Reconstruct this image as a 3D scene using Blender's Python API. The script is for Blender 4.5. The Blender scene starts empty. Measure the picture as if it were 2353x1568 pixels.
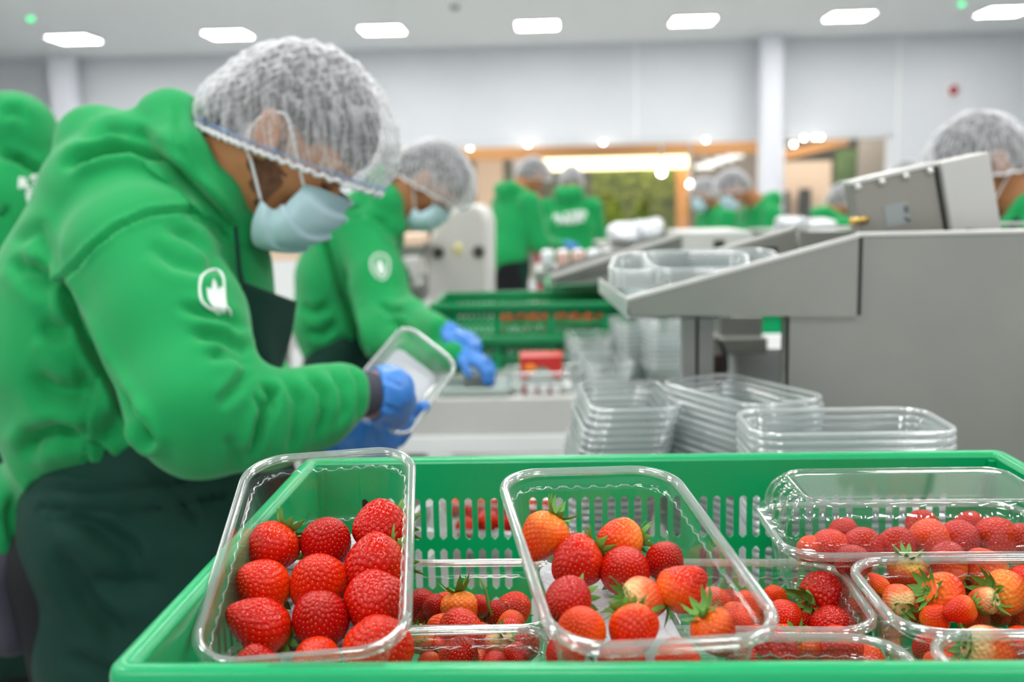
import bpy, bmesh, math, random
import numpy as np
from mathutils import Vector, Matrix, Euler

C = bpy.context.scene.collection
SC = bpy.context.scene

# ---------------------------------------------------------------- camera
CZ = 1.39                      # camera height
YAW, PITCH, ROLL = 0.04164635, 0.13975976, 0.02244747
FPX, PCX, PCY = 2288.0, 1176.5, 784.0


def cam_basis():
    cy, sy = math.cos(YAW), math.sin(YAW)
    cp, sp = math.cos(PITCH), math.sin(PITCH)
    f = np.array([-sy * cp, cy * cp, -sp])
    r = np.array([cy, sy, 0.0])
    u = np.cross(r, f)
    cr, sr = math.cos(ROLL), math.sin(ROLL)
    return cr * r - sr * u, sr * r + cr * u, f


CR, CU, CF = cam_basis()
CO = np.array([0, 0, CZ])
cam_d = bpy.data.cameras.new('camera')
cam_d.lens = 35.0
cam_d.sensor_width = 36.0
cam_d.clip_start = 0.02
cam_d.clip_end = 200
cam_d.dof.use_dof = True
cam_d.dof.focus_distance = 0.68
cam_d.dof.aperture_fstop = 5.0
cam = bpy.data.objects.new('camera', cam_d)
C.objects.link(cam)
M3 = Matrix(((CR[0], CU[0], -CF[0]), (CR[1], CU[1], -CF[1]), (CR[2], CU[2], -CF[2])))
cam.matrix_world = Matrix.Translation((0, 0, CZ)) @ M3.to_4x4()
SC.camera = cam


def ray(px, py):
    return CF + CR * ((px - PCX) / FPX) + CU * ((PCY - py) / FPX)


def at(px, py, Y):
    """real point seen at a photo pixel, at distance Y into the room"""
    d = ray(px, py)
    return CO + d * (Y / d[1])


def atz(px, py, z):
    d = ray(px, py)
    return CO + d * ((z - CZ) / d[2])


def project(P):
    d = np.asarray(P) - CO
    z = d @ CF
    return PCX + FPX * (d @ CR) / z, PCY - FPX * (d @ CU) / z


# ---------------------------------------------------------------- world, exposure
w = bpy.data.worlds.new('world')
SC.world = w
w.use_nodes = True
bg = w.node_tree.nodes['Background']
bg.inputs[0].default_value = (0.98, 0.985, 1.0, 1)
bg.inputs[1].default_value = 0.44
SC.view_settings.view_transform = 'Standard'
SC.view_settings.look = 'None'
SC.view_settings.gamma = 1
SC.view_settings.exposure = 0.9
SC.cycles.transparent_max_bounces = 28
SC.cycles.max_bounces = 7
SC.cycles.diffuse_bounces = 4
SC.cycles.glossy_bounces = 3
SC.cycles.transmission_bounces = 3
SC.cycles.caustics_reflective = False
SC.cycles.caustics_refractive = False
SC.cycles.adaptive_threshold = 0.015
SC.cycles.sample_clamp_indirect = 4.0
LIGHT_STRENGTH = 18.0

# ---------------------------------------------------------------- helpers


def tag(o, label=None, cat=None, group=None, kind=None):
    if label:
        o['label'] = label
    if cat:
        o['category'] = cat
    if group:
        o['group'] = group
    if kind:
        o['kind'] = kind
    return o


def thing(name, label, cat, loc=(0, 0, 0), rot=None, group=None):
    o = bpy.data.objects.new(name, None)
    o.empty_display_size = 0.02
    C.objects.link(o)
    o.location = loc
    if rot is not None:
        o.rotation_euler = rot
    return tag(o, label, cat, group)


def mesh_obj(name, verts, faces, mat, parent=None, smooth=True, mats=None, midx=None):
    me = bpy.data.meshes.new(name)
    verts = np.asarray(verts, dtype=np.float64)
    me.from_pydata([tuple(v) for v in verts], [], [tuple(int(i) for i in f) for f in faces])
    for m in (mats or [mat]):
        me.materials.append(m)
    if midx is not None:
        me.polygons.foreach_set('material_index', np.asarray(midx, dtype=np.int32))
    if smooth:
        me.polygons.foreach_set('use_smooth', np.ones(len(me.polygons), dtype=bool))
    me.update()
    o = bpy.data.objects.new(name, me)
    C.objects.link(o)
    if parent is not None:
        o.parent = parent
    return o


class MB:
    """collects shapes for ONE mesh"""

    def __init__(s):
        s.v = []
        s.f = []
        s.n = 0

    def add(s, v, f):
        v = np.asarray(v, float).reshape(-1, 3)
        s.v.append(v)
        s.f += [tuple(i + s.n for i in q) for q in f]
        s.n += len(v)
        return s

    def box(s, lo, hi, M=None):
        x0, y0, z0 = lo
        x1, y1, z1 = hi
        v = np.array([(x0, y0, z0), (x1, y0, z0), (x1, y1, z0), (x0, y1, z0), (x0, y0, z1), (x1, y0, z1), (x1, y1, z1), (x0, y1, z1)], float)
        if M is not None:
            v = v @ np.array(M)[:3, :3].T + np.array(M)[:3, 3]
        return s.add(v, [(0, 3, 2, 1), (4, 5, 6, 7), (0, 1, 5, 4), (1, 2, 6, 5), (2, 3, 7, 6), (3, 0, 4, 7)])

    def prism(s, pts, d):
        """closed polygon of 3D points extruded by the vector d"""
        p = np.asarray(pts, float)
        n = len(p)
        return s.add(np.vstack([p, p + np.asarray(d, float)]),
                     [tuple(range(n))[::-1], tuple(range(n, 2 * n))] + [(i, (i + 1) % n, n + (i + 1) % n, n + i) for i in range(n)])

    def tube(s, pts, r, n=8, closed=False, flat=None):
        p = np.asarray(pts, float)
        m = len(p)
        r = np.full(m, r) if np.isscalar(r) else np.asarray(r)
        T = (np.roll(p, -1, 0) - np.roll(p, 1, 0)) if closed else np.gradient(p, axis=0)
        T /= np.linalg.norm(T, axis=1)[:, None] + 1e-12
        up = np.array([0, 0, 1.0]) if abs(T[0][2]) < .9 else np.array([1.0, 0, 0])
        V = []
        a = up - T[0] * (up @ T[0])
        a /= np.linalg.norm(a)
        for i in range(m):
            a = a - T[i] * (a @ T[i])
            a /= np.linalg.norm(a) + 1e-12
            b = np.cross(T[i], a)
            for k in range(n):
                t = 2 * math.pi * k / n
                V.append(p[i] + r[i] * (math.cos(t) * a + math.sin(t) * b))
        F = []
        for i in range(m if closed else m - 1):
            j = (i + 1) % m
            for k in range(n):
                l = (k + 1) % n
                F.append((i * n + k, i * n + l, j * n + l, j * n + k))
        if not closed:
            F += [tuple(range(n))[::-1], tuple(range((m - 1) * n, m * n))]
        return s.add(V, F)

    def ball(s, c, r, nu=16, nv=10, M=None):
        r = np.array([r, r, r]) if np.isscalar(r) else np.asarray(r)
        V = [(0, 0, 1)]
        for j in range(1, nv):
            t = math.pi * j / nv
            for i in range(nu):
                a = 2 * math.pi * i / nu
                V.append((math.sin(t) * math.cos(a), math.sin(t) * math.sin(a), math.cos(t)))
        V.append((0, 0, -1))
        V = np.array(V) * r
        if M is not None:
            V = V @ np.asarray(M).T
        F = [(0, 1 + i, 1 + (i + 1) % nu) for i in range(nu)]
        for j in range(nv - 2):
            for i in range(nu):
                a = 1 + j * nu + i
                b = 1 + j * nu + (i + 1) % nu
                F.append((a, a + nu, b + nu, b))
        L = len(V) - 1
        F += [(L, L - nu + (i + 1) % nu, L - nu + i) for i in range(nu)]
        return s.add(V + np.asarray(c), F)

    def build(s, name, mat, parent=None, smooth=False, bevel=0, mats=None, midx=None, segs=2):
        o = mesh_obj(name, np.vstack(s.v), s.f, mat, parent, smooth, mats, midx)
        if bevel:
            b = o.modifiers.new('bevel', 'BEVEL')
            b.width = bevel
            b.segments = segs
            b.limit_method = 'ANGLE'
            b.angle_limit = math.radians(40)
            o.data.polygons.foreach_set('use_smooth', np.ones(len(o.data.polygons), dtype=bool))
            b.harden_normals = True
        return o


# ---------------------------------------------------------------- materials
MATS = {}


def lin(r, g, b):
    f = lambda c: (c / 12.92 if c <= .04045 else ((c + .055) / 1.055) ** 2.4)
    return (f(r / 255), f(g / 255), f(b / 255), 1)


def pmat(name, col, rough=.5, metal=0.0, spec=.5, sheen=0, sub=0, emit=None, estr=0, noise=None, bump=None, coat=0):
    m = bpy.data.materials.new(name)
    m.use_nodes = True
    nt = m.node_tree
    b = nt.nodes['Principled BSDF']
    b.inputs['Base Color'].default_value = col
    b.inputs['Roughness'].default_value = rough
    b.inputs['Metallic'].default_value = metal
    b.inputs['Specular IOR Level'].default_value = spec
    if sheen:
        b.inputs['Sheen Weight'].default_value = sheen
        b.inputs['Sheen Roughness'].default_value = .5
    if sub:
        b.inputs['Subsurface Weight'].default_value = sub
        b.inputs['Subsurface Radius'].default_value = (.006, .002, .001)
        b.inputs['Subsurface Scale'].default_value = 1
    if coat:
        b.inputs['Coat Weight'].default_value = coat
        b.inputs['Coat Roughness'].default_value = .08
    if emit:
        b.inputs['Emission Color'].default_value = emit
        b.inputs['Emission Strength'].default_value = estr
    tc = None
    if noise or bump:
        tc = nt.nodes.new('ShaderNodeTexCoord')
    if noise:      # (scale, darker factor, lighter factor)
        n = nt.nodes.new('ShaderNodeTexNoise')
        n.inputs['Scale'].default_value = noise[0]
        n.inputs['Detail'].default_value = 4
        nt.links.new(tc.outputs['Object'], n.inputs['Vector'])
        r = nt.nodes.new('ShaderNodeValToRGB')
        r.color_ramp.elements[0].position = .3
        r.color_ramp.elements[1].position = .7
        r.color_ramp.elements[0].color = tuple(c * noise[1] for c in col[:3]) + (1,)
        r.color_ramp.elements[1].color = tuple(min(1, c * noise[2]) for c in col[:3]) + (1,)
        nt.links.new(n.outputs['Fac'], r.inputs[0])
        nt.links.new(r.outputs[0], b.inputs['Base Color'])
    if bump:       # (scale, strength, distance)
        n = nt.nodes.new('ShaderNodeTexNoise')
        n.inputs['Scale'].default_value = bump[0]
        n.inputs['Detail'].default_value = 3
        nt.links.new(tc.outputs['Object'], n.inputs['Vector'])
        bp = nt.nodes.new('ShaderNodeBump')
        bp.inputs['Strength'].default_value = bump[1]
        bp.inputs['Distance'].default_value = bump[2]
        nt.links.new(n.outputs['Fac'], bp.inputs['Height'])
        nt.links.new(bp.outputs[0], b.inputs['Normal'])
    MATS[name] = m
    return m


def clear_mat(name, base_op, edge_op, haze, tint=(.97, .985, .98, 1), rough=.06, power=3.0):
    """thin clear plastic: see-through, more reflective at grazing angles"""
    m = bpy.data.materials.new(name)
    m.use_nodes = True
    nt = m.node_tree
    nt.nodes.clear()
    out = nt.nodes.new('ShaderNodeOutputMaterial')
    tr = nt.nodes.new('ShaderNodeBsdfTransparent')
    tr.inputs[0].default_value = tint
    gl = nt.nodes.new('ShaderNodeBsdfGlossy')
    gl.inputs['Roughness'].default_value = rough
    gl.inputs['Color'].default_value = (1, 1, 1, 1)
    df = nt.nodes.new('ShaderNodeBsdfDiffuse')
    df.inputs[0].default_value = (.86, .9, .9, 1)
    tl = nt.nodes.new('ShaderNodeBsdfTranslucent')
    tl.inputs[0].default_value = (.86, .9, .9, 1)
    dm = nt.nodes.new('ShaderNodeMixShader')
    dm.inputs[0].default_value = .5
    nt.links.new(df.outputs[0], dm.inputs[1])
    nt.links.new(tl.outputs[0], dm.inputs[2])
    lw = nt.nodes.new('ShaderNodeLayerWeight')
    lw.inputs['Blend'].default_value = .5
    pw = nt.nodes.new('ShaderNodeMath')
    pw.operation = 'POWER'
    pw.inputs[1].default_value = power
    nt.links.new(lw.outputs['Facing'], pw.inputs[0])
    mr = nt.nodes.new('ShaderNodeMapRange')
    mr.inputs[3].default_value = base_op
    mr.inputs[4].default_value = edge_op
    nt.links.new(pw.outputs[0], mr.inputs[0])
    sp = nt.nodes.new('ShaderNodeMixShader')      # glossy vs haze
    sp.inputs[0].default_value = haze
    nt.links.new(gl.outputs[0], sp.inputs[1])
    nt.links.new(dm.outputs[0], sp.inputs[2])
    mx = nt.nodes.new('ShaderNodeMixShader')
    nt.links.new(mr.outputs[0], mx.inputs[0])
    nt.links.new(tr.outputs[0], mx.inputs[1])
    nt.links.new(sp.outputs[0], mx.inputs[2])
    nt.links.new(mx.outputs[0], out.inputs[0])
    MATS[name] = m
    return m


M_WALL = pmat('white wall panel', lin(215, 218, 223), .55, noise=(1.5, .97, 1.0))
M_CEIL = pmat('pale grey ceiling', lin(240, 242, 243), .6)
M_COL = pmat('white painted column', lin(226, 228, 236), .5)
M_FLOOR = pmat('grey resin floor', lin(172, 176, 174), .35, noise=(3, .88, 1.05))
M_LAMP = pmat('lamp diffuser', (1, 1, 1, 1), .4, emit=(1, .985, .96, 1), estr=LIGHT_STRENGTH)
M_LFRAME = pmat('lamp frame', lin(235, 235, 235), .4)
M_STEEL = pmat('brushed steel', lin(162, 164, 157), .36, metal=.7, noise=(6, .93, 1.05))
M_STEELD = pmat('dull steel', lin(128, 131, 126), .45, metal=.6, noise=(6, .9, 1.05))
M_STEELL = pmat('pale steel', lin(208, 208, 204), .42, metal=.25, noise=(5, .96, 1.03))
M_DARK = pmat('dark gap', lin(45, 46, 42), .6)
M_WHITEP = pmat('white plastic', lin(238, 240, 241), .45)
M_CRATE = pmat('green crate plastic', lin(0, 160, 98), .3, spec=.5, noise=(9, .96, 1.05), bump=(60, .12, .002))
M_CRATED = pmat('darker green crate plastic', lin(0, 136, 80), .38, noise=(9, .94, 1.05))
M_CLEAR = clear_mat('clear plastic', .05, .9, .14)
M_CLEARR = clear_mat('clear plastic rim', .17, .9, .32, rough=.07, power=1.6)
M_CLEARS = clear_mat('clear plastic stack', .10, .8, .55, rough=.12, power=1.6, tint=(.93, .955, .955, 1))
M_CLEARSR = clear_mat('clear plastic stack rim', .42, .92, .6, rough=.15, power=1.3, tint=(.93, .955, .955, 1))
M_FLEECE = pmat('green fleece', lin(30, 152, 84), .95, spec=.12, sheen=.2, bump=(900, .25, .0006))
M_FLEECE2 = pmat('green ribbed cuff', lin(26, 150, 76), .95, spec=.1, sheen=.3)
M_APRON = pmat('dark green apron', lin(16, 54, 45), .75, spec=.2, noise=(4, .8, 1.2))
M_TROUSER = pmat('black trousers', lin(26, 28, 31), .85, spec=.2)
M_GREYSHIRT = pmat('grey undershirt', lin(66, 66, 78), .9)
M_SKIN = pmat('tan skin', lin(186, 128, 86), .5, spec=.35, sub=.12, noise=(14, .92, 1.06))
M_SKIN2 = pmat('warm brown skin', lin(176, 118, 78), .5, spec=.35, sub=.1)
M_BEARD = pmat('dark beard', lin(70, 46, 34), .9)
M_HAIR = pmat('dark hair', lin(52, 50, 52), .8, noise=(80, .5, 1.5))
M_GLOVE = pmat('blue nitrile glove', lin(62, 132, 216), .36, spec=.5, noise=(40, .85, 1.1), bump=(90, .3, .003))
M_MASK = pmat('pale blue mask', lin(192, 220, 229), .75, spec=.2)
M_WHITECL = pmat('white elastic', lin(232, 234, 238), .8)
M_BLUETHREAD = pmat('blue thread', lin(120, 165, 215), .8)
M_PRINT = pmat('white print', lin(222, 232, 226), .8)
M_PAD = pmat('white pad', lin(205, 209, 214), .7, bump=(160, .8, .004))
M_BLACK = pmat('black rubber', lin(22, 22, 22), .6)


def net_mat():
    m = bpy.data.materials.new('white hairnet fabric')
    m.use_nodes = True
    nt = m.node_tree
    nt.nodes.clear()
    out = nt.nodes.new('ShaderNodeOutputMaterial')
    tr = nt.nodes.new('ShaderNodeBsdfTransparent')
    df = nt.nodes.new('ShaderNodeBsdfDiffuse')
    df.inputs[0].default_value = (.9, .91, .94, 1)
    tl = nt.nodes.new('ShaderNodeBsdfTranslucent')
    tl.inputs[0].default_value = (.9, .91, .94, 1)
    dm = nt.nodes.new('ShaderNodeMixShader')
    dm.inputs[0].default_value = .35
    nt.links.new(df.outputs[0], dm.inputs[1])
    nt.links.new(tl.outputs[0], dm.inputs[2])
    tc = nt.nodes.new('ShaderNodeTexCoord')
    mp = nt.nodes.new('ShaderNodeMapping')
    mp.inputs['Rotation'].default_value = (0, math.radians(-25), 0)
    mp.inputs['Scale'].default_value = (155, 155, 26)
    nt.links.new(tc.outputs['Object'], mp.inputs[0])
    n = nt.nodes.new('ShaderNodeTexNoise')
    n.inputs['Scale'].default_value = 1
    n.inputs['Detail'].default_value = 3
    n.inputs['Distortion'].default_value = .6
    nt.links.new(mp.outputs[0], n.inputs['Vector'])
    r = nt.nodes.new('ShaderNodeMapRange')
    r.inputs[1].default_value = .44
    r.inputs[2].default_value = .64
    r.inputs[3].default_value = .24
    r.inputs[4].default_value = .64
    nt.links.new(n.outputs['Fac'], r.inputs[0])
    lw = nt.nodes.new('ShaderNodeLayerWeight')
    lw.inputs['Blend'].default_value = .5
    pw = nt.nodes.new('ShaderNodeMath')
    pw.operation = 'POWER'
    pw.inputs[1].default_value = 2.6
    nt.links.new(lw.outputs['Facing'], pw.inputs[0])
    ad = nt.nodes.new('ShaderNodeMath')
    ad.operation = 'ADD'
    ad.use_clamp = True
    nt.links.new(r.outputs[0], ad.inputs[0])
    nt.links.new(pw.outputs[0], ad.inputs[1])
    mx = nt.nodes.new('ShaderNodeMixShader')
    nt.links.new(ad.outputs[0], mx.inputs[0])
    nt.links.new(tr.outputs[0], mx.inputs[1])
    nt.links.new(dm.outputs[0], mx.inputs[2])
    nt.links.new(mx.outputs[0], out.inputs[0])
    return m


M_NET = net_mat()

# ================================================================= THE ROOM
Z_CEIL = CZ + 2.40
WALL_Y = 16.0


def wall_with_openings(name, y, xs, z0, z1, openings, mat, th=.15):
    """wall in the XZ plane with rectangular openings (x0,x1,zb,zt)"""
    mb = MB()
    cuts = sorted(set([xs[0], xs[1]] + [o[0] for o in openings] + [o[1] for o in openings]))
    for a, b in zip(cuts[:-1], cuts[1:]):
        op = [o for o in openings if o[0] <= a + 1e-6 and o[1] >= b - 1e-6]
        if op:
            mb.box((a, y, z0), (b, y + th, op[0][2]))
            mb.box((a, y, op[0][3]), (b, y + th, z1))
        else:
            mb.box((a, y, z0), (b, y + th, z1))
    o = mb.build(name, mat)
    return tag(o, kind='structure')


W1 = (at(868, 400, WALL_Y)[0], at(1752, 400, WALL_Y)[0])
W2 = (at(1796, 400, WALL_Y)[0], at(2045, 400, WALL_Y)[0])
WT = at(1400, 325, WALL_Y)[2]
wall_with_openings('wall_back', WALL_Y, (-11, 11), 0, Z_CEIL + .1, [(W1[0], W1[1], .05, WT), (W2[0], W2[1], .05, WT)], M_WALL)
tag(MB().box((-11, -4, -.06), (11, 26, 0)).build('floor', M_FLOOR), kind='structure')
tag(MB().box((-11, -4, Z_CEIL), (11, 16.1, Z_CEIL + .1)).build('ceiling', M_CEIL), kind='structure')
tag(MB().box((-11.1, -4, 0), (-11, 16.1, Z_CEIL)).build('wall_left', M_WALL), kind='structure')
tag(MB().box((11, -4, 0), (11.1, 16.1, Z_CEIL)).build('wall_right', M_WALL), kind='structure')
# wall panel seams, drawn joints
for i, px in enumerate((2062, 1462, 800)):
    p = at(px, 300, WALL_Y)
    tag(MB().box((p[0] - .012, WALL_Y - .006, WT if i == 1 else 0), (p[0] + .012, WALL_Y + .01, Z_CEIL)).build('trim_%d' % (i + 1), M_CEIL), kind='structure')
# window panes of the back wall
M_GLASS = clear_mat('window glass', .04, .6, .05, rough=.02, power=4)
for i, W in enumerate((W1, W2)):
    fr = MB()
    for (a, b, c, d) in ((W[0], W[0] + .05, .05, WT), (W[1] - .05, W[1], .05, WT), (W[0], W[1], WT - .05, WT), (W[0], W[1], .05, .1)):
        fr.box((a, WALL_Y + .03, c), (b, WALL_Y + .1, d))
    f = tag(fr.build('window_%d' % (i + 1), M_LFRAME), kind='structure')
    MB().box((W[0] + .04, WALL_Y + .06, .09), (W[1] - .04, WALL_Y + .068, WT - .04)).build('pane', M_GLASS, f)
# columns standing before the back wall
for nm, px0, px1, lab in (('column', 1750, 1797, 'tall white square column standing between the two wall windows'),
                          ('column', 122, 170, 'tall white square column at the far left behind the workers')):
    a, b = at(px0, 300, 15.5), at(px1, 300, 15.5)
    o = MB().box((a[0], 15.5, 0), (b[0], 15.82, Z_CEIL)).build(nm, M_COL, bevel=.01)
    tag(o, lab, 'column')

# ---- ceiling lamps


def ceiling_lamp():
    t = thing('ceiling_light', '', 'ceiling light')
    mb = MB()
    s, i = .33, .28
    for lo, hi in (((-s, -s), (s, -i)), ((-s, i), (s, s)), ((-s, -i), (-i, i)), ((i, -i), (s, i))):
        mb.box((lo[0], lo[1], -.02), (hi[0], hi[1], .01))
    mb.build('lamp_frame', M_LFRAME, t)
    MB().box((-i, -i, -.012), (i, i, 0)).build('diffuser', M_LAMP, t)
    return t


def copy_tree(o, parent=None):
    c = o.copy()
    C.objects.link(c)
    if parent is not None:
        c.parent = parent
    for ch in [k for k in bpy.data.objects if k.parent == o]:
        copy_tree(ch, c)
    return c


ORDL = ['first', 'second', 'third', 'fourth', 'fifth', 'sixth', 'seventh']
lamp0 = ceiling_lamp()
lx = [at(px, 60, 14.2)[0] for px in (168, 523, 878, 1235, 1592, 1951, 2305)]
LAMP_L = ['leftmost square ceiling light of the lit row', 'second square ceiling light from the left, up left of the big hairnet',
          'third square ceiling light from the left, up right of the big hairnet', 'middle square ceiling light of the lit row',
          'fifth square ceiling light from the left', 'square ceiling light up right of the white column',
          'rightmost square ceiling light, cut by the edge of the photo']
first = True
for r_i, yy in enumerate((14.2, 11.0, 7.8, 4.6, 1.4, -1.6)):
    for k, x in enumerate(lx):
        o = lamp0 if first else copy_tree(lamp0)
        first = False
        o.location = (x, yy, Z_CEIL)
        o['label'] = LAMP_L[k] if r_i == 0 else ORDL[k] + ' square ceiling light from the left in the ' + ORDL[r_i - 1] + ' row above the work tables'
        o['group'] = 'square lamps of the far row' if r_i == 0 else 'square lamps overhead'
# small ceiling fittings
M_GREENLED = pmat('green indicator', lin(40, 200, 120), .4, emit=lin(60, 220, 140), estr=1.2)
for px, py, lab in ((70, 38, 'small green indicator lamp on the ceiling at far left'), (2210, 4, 'small green indicator lamp on the ceiling at far right')):
    p = at(px, py, 10)
    d = ray(px, py)
    p = CO + d * ((Z_CEIL - CZ) / d[2])
    t = thing('indicator_light', lab, 'ceiling lamp', p)
    MB().ball((0, 0, -.03), (.045, .045, .03)).build('lens', M_GREENLED, t, smooth=True)
    MB().ball((0, 0, 0), (.06, .06, .02)).build('base', M_LFRAME, t, smooth=True)
d = ray(1045, 14)
p = CO + d * ((Z_CEIL - CZ) / d[2])
tag(MB().ball((p[0], p[1], p[2]), (.06, .06, .05)).build('smoke_detector', M_STEELD, smooth=True), 'small grey round detector on the ceiling near the top edge', 'detector')
p = at(2190, 208, WALL_Y)
M_RED = pmat('red plastic', lin(170, 60, 70), .5)
t = thing('alarm_sounder', 'small red round alarm on the back wall at right', 'alarm', (p[0], WALL_Y, p[2]))
MB().ball((0, -.03, 0), (.075, .05, .085)).build('dome', M_RED, t, smooth=True)
MB().box((-.09, -.02, -.1), (.09, 0, .1)).build('base', M_WHITEP, t, bevel=.01)

# ---- the room beyond
for k, (x, y) in enumerate(((-5, 18), (-1, 18), (3, 18), (-3, 21.5), (1, 21.5), (5.5, 18.5))):  # fill lights without fixtures, added to brighten the room behind the windows
    ld = bpy.data.lights.new('back_room_fill', 'AREA')
    ld.energy = 38
    ld.size = 1.6
    ld.color = (1, .95, .88)
    lo_ = bpy.data.objects.new('back_room_fill', ld)
    C.objects.link(lo_)
    lo_.location = (x, y, 3.3)
    tag(lo_, 'added fill light brightening the room beyond the windows', 'lamp', 'added fill lights of the room beyond')
# ---- beyond the windows
M_ORANGE = pmat('orange wood', lin(226, 160, 92), .6)
M_PEACH = pmat('peach wall', lin(240, 210, 185), .7)
M_OLIVE = pmat('olive backdrop', lin(150, 148, 120), .8, noise=(1.2, .85, 1.1))
M_TAUPE = pmat('taupe wall', lin(160, 150, 140), .8)
M_WARM = pmat('warm light strip', (1, .9, .7, 1), .5, emit=(1, .78, .42, 1), estr=2.2)
M_SPOT = pmat('spot lamp', (1, 1, 1, 1), .5, emit=(1, .93, .84, 1), estr=14)
M_COOL = pmat('cool lamp reflection', (1, 1, 1, 1), .5, emit=(.95, .98, 1, 1), estr=.5)
tag(MB().box((-11, 25.9, 0), (11, 26, 5)).build('wall_far', M_OLIVE), kind='structure')
tag(MB().box((-11, 16.15, 3.35), (11, 26, 3.45)).build('trim_4', M_TAUPE), kind='structure')


def far_box(name, px0, py0, px1, py1, Y, dep, mat, lab, cat, bevel=0):
    a, b = at(px0, py0, Y), at(px1, py1, Y)
    o = MB().box((a[0], Y, b[2]), (b[0], Y + dep, a[2])).build(name, mat, bevel=bevel)
    return tag(o, lab, cat)


far_box('wooden_beam', 905, 322, 1748, 352, 18.0, .3, M_ORANGE, 'long orange timber beam along the top of the wide window', 'beam')
far_box('light_strip', 1238, 352, 1580, 384, 19, .3, M_WARM, 'long glowing warm ceiling strip above the plant wall', 'light')
a, b = at(1300, 352, 19), at(1520, 352, 19)
strip = [o for o in bpy.data.objects if o.name.startswith('light_strip')][0]
for x in (a[0], b[0]):
    MB().box((x - .015, 19.1, a[2] - .01), (x + .015, 19.13, 3.36)).build('hanger', M_LFRAME, strip)
far_box('wooden_post', 1556, 375, 1582, 640, 19.4, .25, M_ORANGE, 'upright orange timber post beside the plant wall', 'post')
far_box('wall_panel', 1092, 352, 1160, 640, 21, .2, M_PEACH, 'peach coloured panel beyond the left end of the wide window', 'panel')
far_box('brick_pillar', 1178, 345, 1216, 640, 18.6, .3, M_WALL, 'white brick pillar behind the worker seen from the side', 'pillar')
far_box('partition', 1590, 352, 1750, 640, 21, .2, M_TAUPE, 'taupe partition behind the two workers by the column', 'partition')
far_box('wall_panel', 1800, 372, 1905, 640, 20, .2, M_PEACH, 'peach coloured wall beyond the right window', 'panel')
far_box('door', 1797, 440, 1812, 640, 19.8, .1, M_DARK, 'narrow dark doorway right beside the white column', 'door')
far_box('door', 1838, 434, 1860, 640, 19.8, .1, M_DARK, 'narrow dark doorway in the peach wall, right one of two', 'door')
M_GREENP = pmat('mossy green', lin(92, 120, 60), .8, noise=(3, .7, 1.2))
far_box('green_screen', 1922, 345, 1975, 640, 19.9, .1, M_GREENP, 'dark mossy green upright panel beyond the right window', 'panel')
far_box('wall_panel', 1975, 320, 2060, 640, 19.5, .1, M_TAUPE, 'taupe wall beyond the right window at its right end', 'panel')
a, b = at(1795, 358, 19), at(1950, 322, 17)
mb = MB()
mb.prism([(a[0], 19, a[2] - .08), (b[0], 17, b[2] - .08), (b[0], 17, b[2] + .08), (a[0], 19, a[2] + .08)], (0, .25, 0))
tag(mb.build('wooden_beam', M_ORANGE), 'sloping orange timber beam beyond the right window', 'beam')
# plant wall: moss of countless leaves
rng = np.random.default_rng(5)
a, b = at(1362, 388, 20), at(1556, 640, 20)
mb = MB()
nl = 900
xs = rng.uniform(a[0], b[0], nl)
zs = rng.uniform(b[2], a[2], nl)
for x, z in zip(xs, zs):
    s = rng.uniform(.05, .12)
    th, yo = rng.uniform(0, 6.28), rng.uniform(-.25, 0)
    ca, sa = math.cos(th) * s, math.sin(th) * s
    mb.add([(x - ca, 20 + yo, z - sa), (x + sa * .4, 20 + yo - .05, z - ca * .4), (x + ca, 20 + yo, z + sa), (x - sa * .4, 20 + yo + .02, z + ca * .4)], [(0, 1, 2, 3)])
mb.box((a[0], 20, b[2]), (b[0], 20.1, a[2]))
M_LEAFW = pmat('plant wall leaves', lin(150, 172, 62), .7, noise=(1.3, .6, 1.25))
tag(mb.build('plant_wall', M_LEAFW), 'yellow green living plant wall beyond the wide window', 'plant wall', kind='stuff')
SPOTS = [(1080, 335, .10, 'over the left end of the wide window'), (1213, 331, .11, 'left of the pillar top'), (1386, 327, .09, 'above the light strip'),
         (1622, 322, .085, 'above the pair of workers'), (1824, 332, .085, 'just right of the white column'), (1847, 318, .07, 'above the right window, left one of a close trio'),
         (1873, 316, .07, 'above the right window, middle one of a close trio'), (1886, 316, .07, 'above the right window, right one of a close trio'),
         (1586, 424, .075, 'left of the masked worker'), (1520, 396, .1, 'hanging low over the plant wall')]
for px, py, r, where in SPOTS:
    p = at(px, py, 17.0 if py > 330 or px in (1824,) else 16.6)
    if py < 334:
        p = at(px, py, 15.9)
        r *= .3
    else:
        r *= .6
    t = thing('spot_lamp', 'round white spot lamp ' + where, 'lamp', p)
    MB().ball((0, 0, 0), (r, .04, r)).build('lens', M_SPOT, t, smooth=True)
    MB().box((-.02, .01, 0), (.02, .11 if py < 334 else .05, .04 if py < 334 else 3.36 - p[2])).build('bracket', M_LFRAME, t)
for k, (px0, px1, py, dpy) in enumerate(((1600, 1640, 378, 9), (1628, 1668, 368, 8), (1660, 1700, 358, 9), (1690, 1728, 348, 10))):  # glowing panels standing in for ceiling lights mirrored in the window glass
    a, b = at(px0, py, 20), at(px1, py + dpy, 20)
    pl_ = MB().box((a[0], 20 + .3 * k, b[2]), (b[0], 20.1 + .3 * k, a[2])).build('lamp_reflection', M_COOL)
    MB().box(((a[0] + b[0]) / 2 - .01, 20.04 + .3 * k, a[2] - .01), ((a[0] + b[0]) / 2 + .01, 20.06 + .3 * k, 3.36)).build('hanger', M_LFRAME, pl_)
    tag(pl_, ['lowest left', 'second lowest', 'second highest', 'highest right'][k] + ' of four pale stepped panels imitating ceiling light reflections near the column', 'light')

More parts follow.
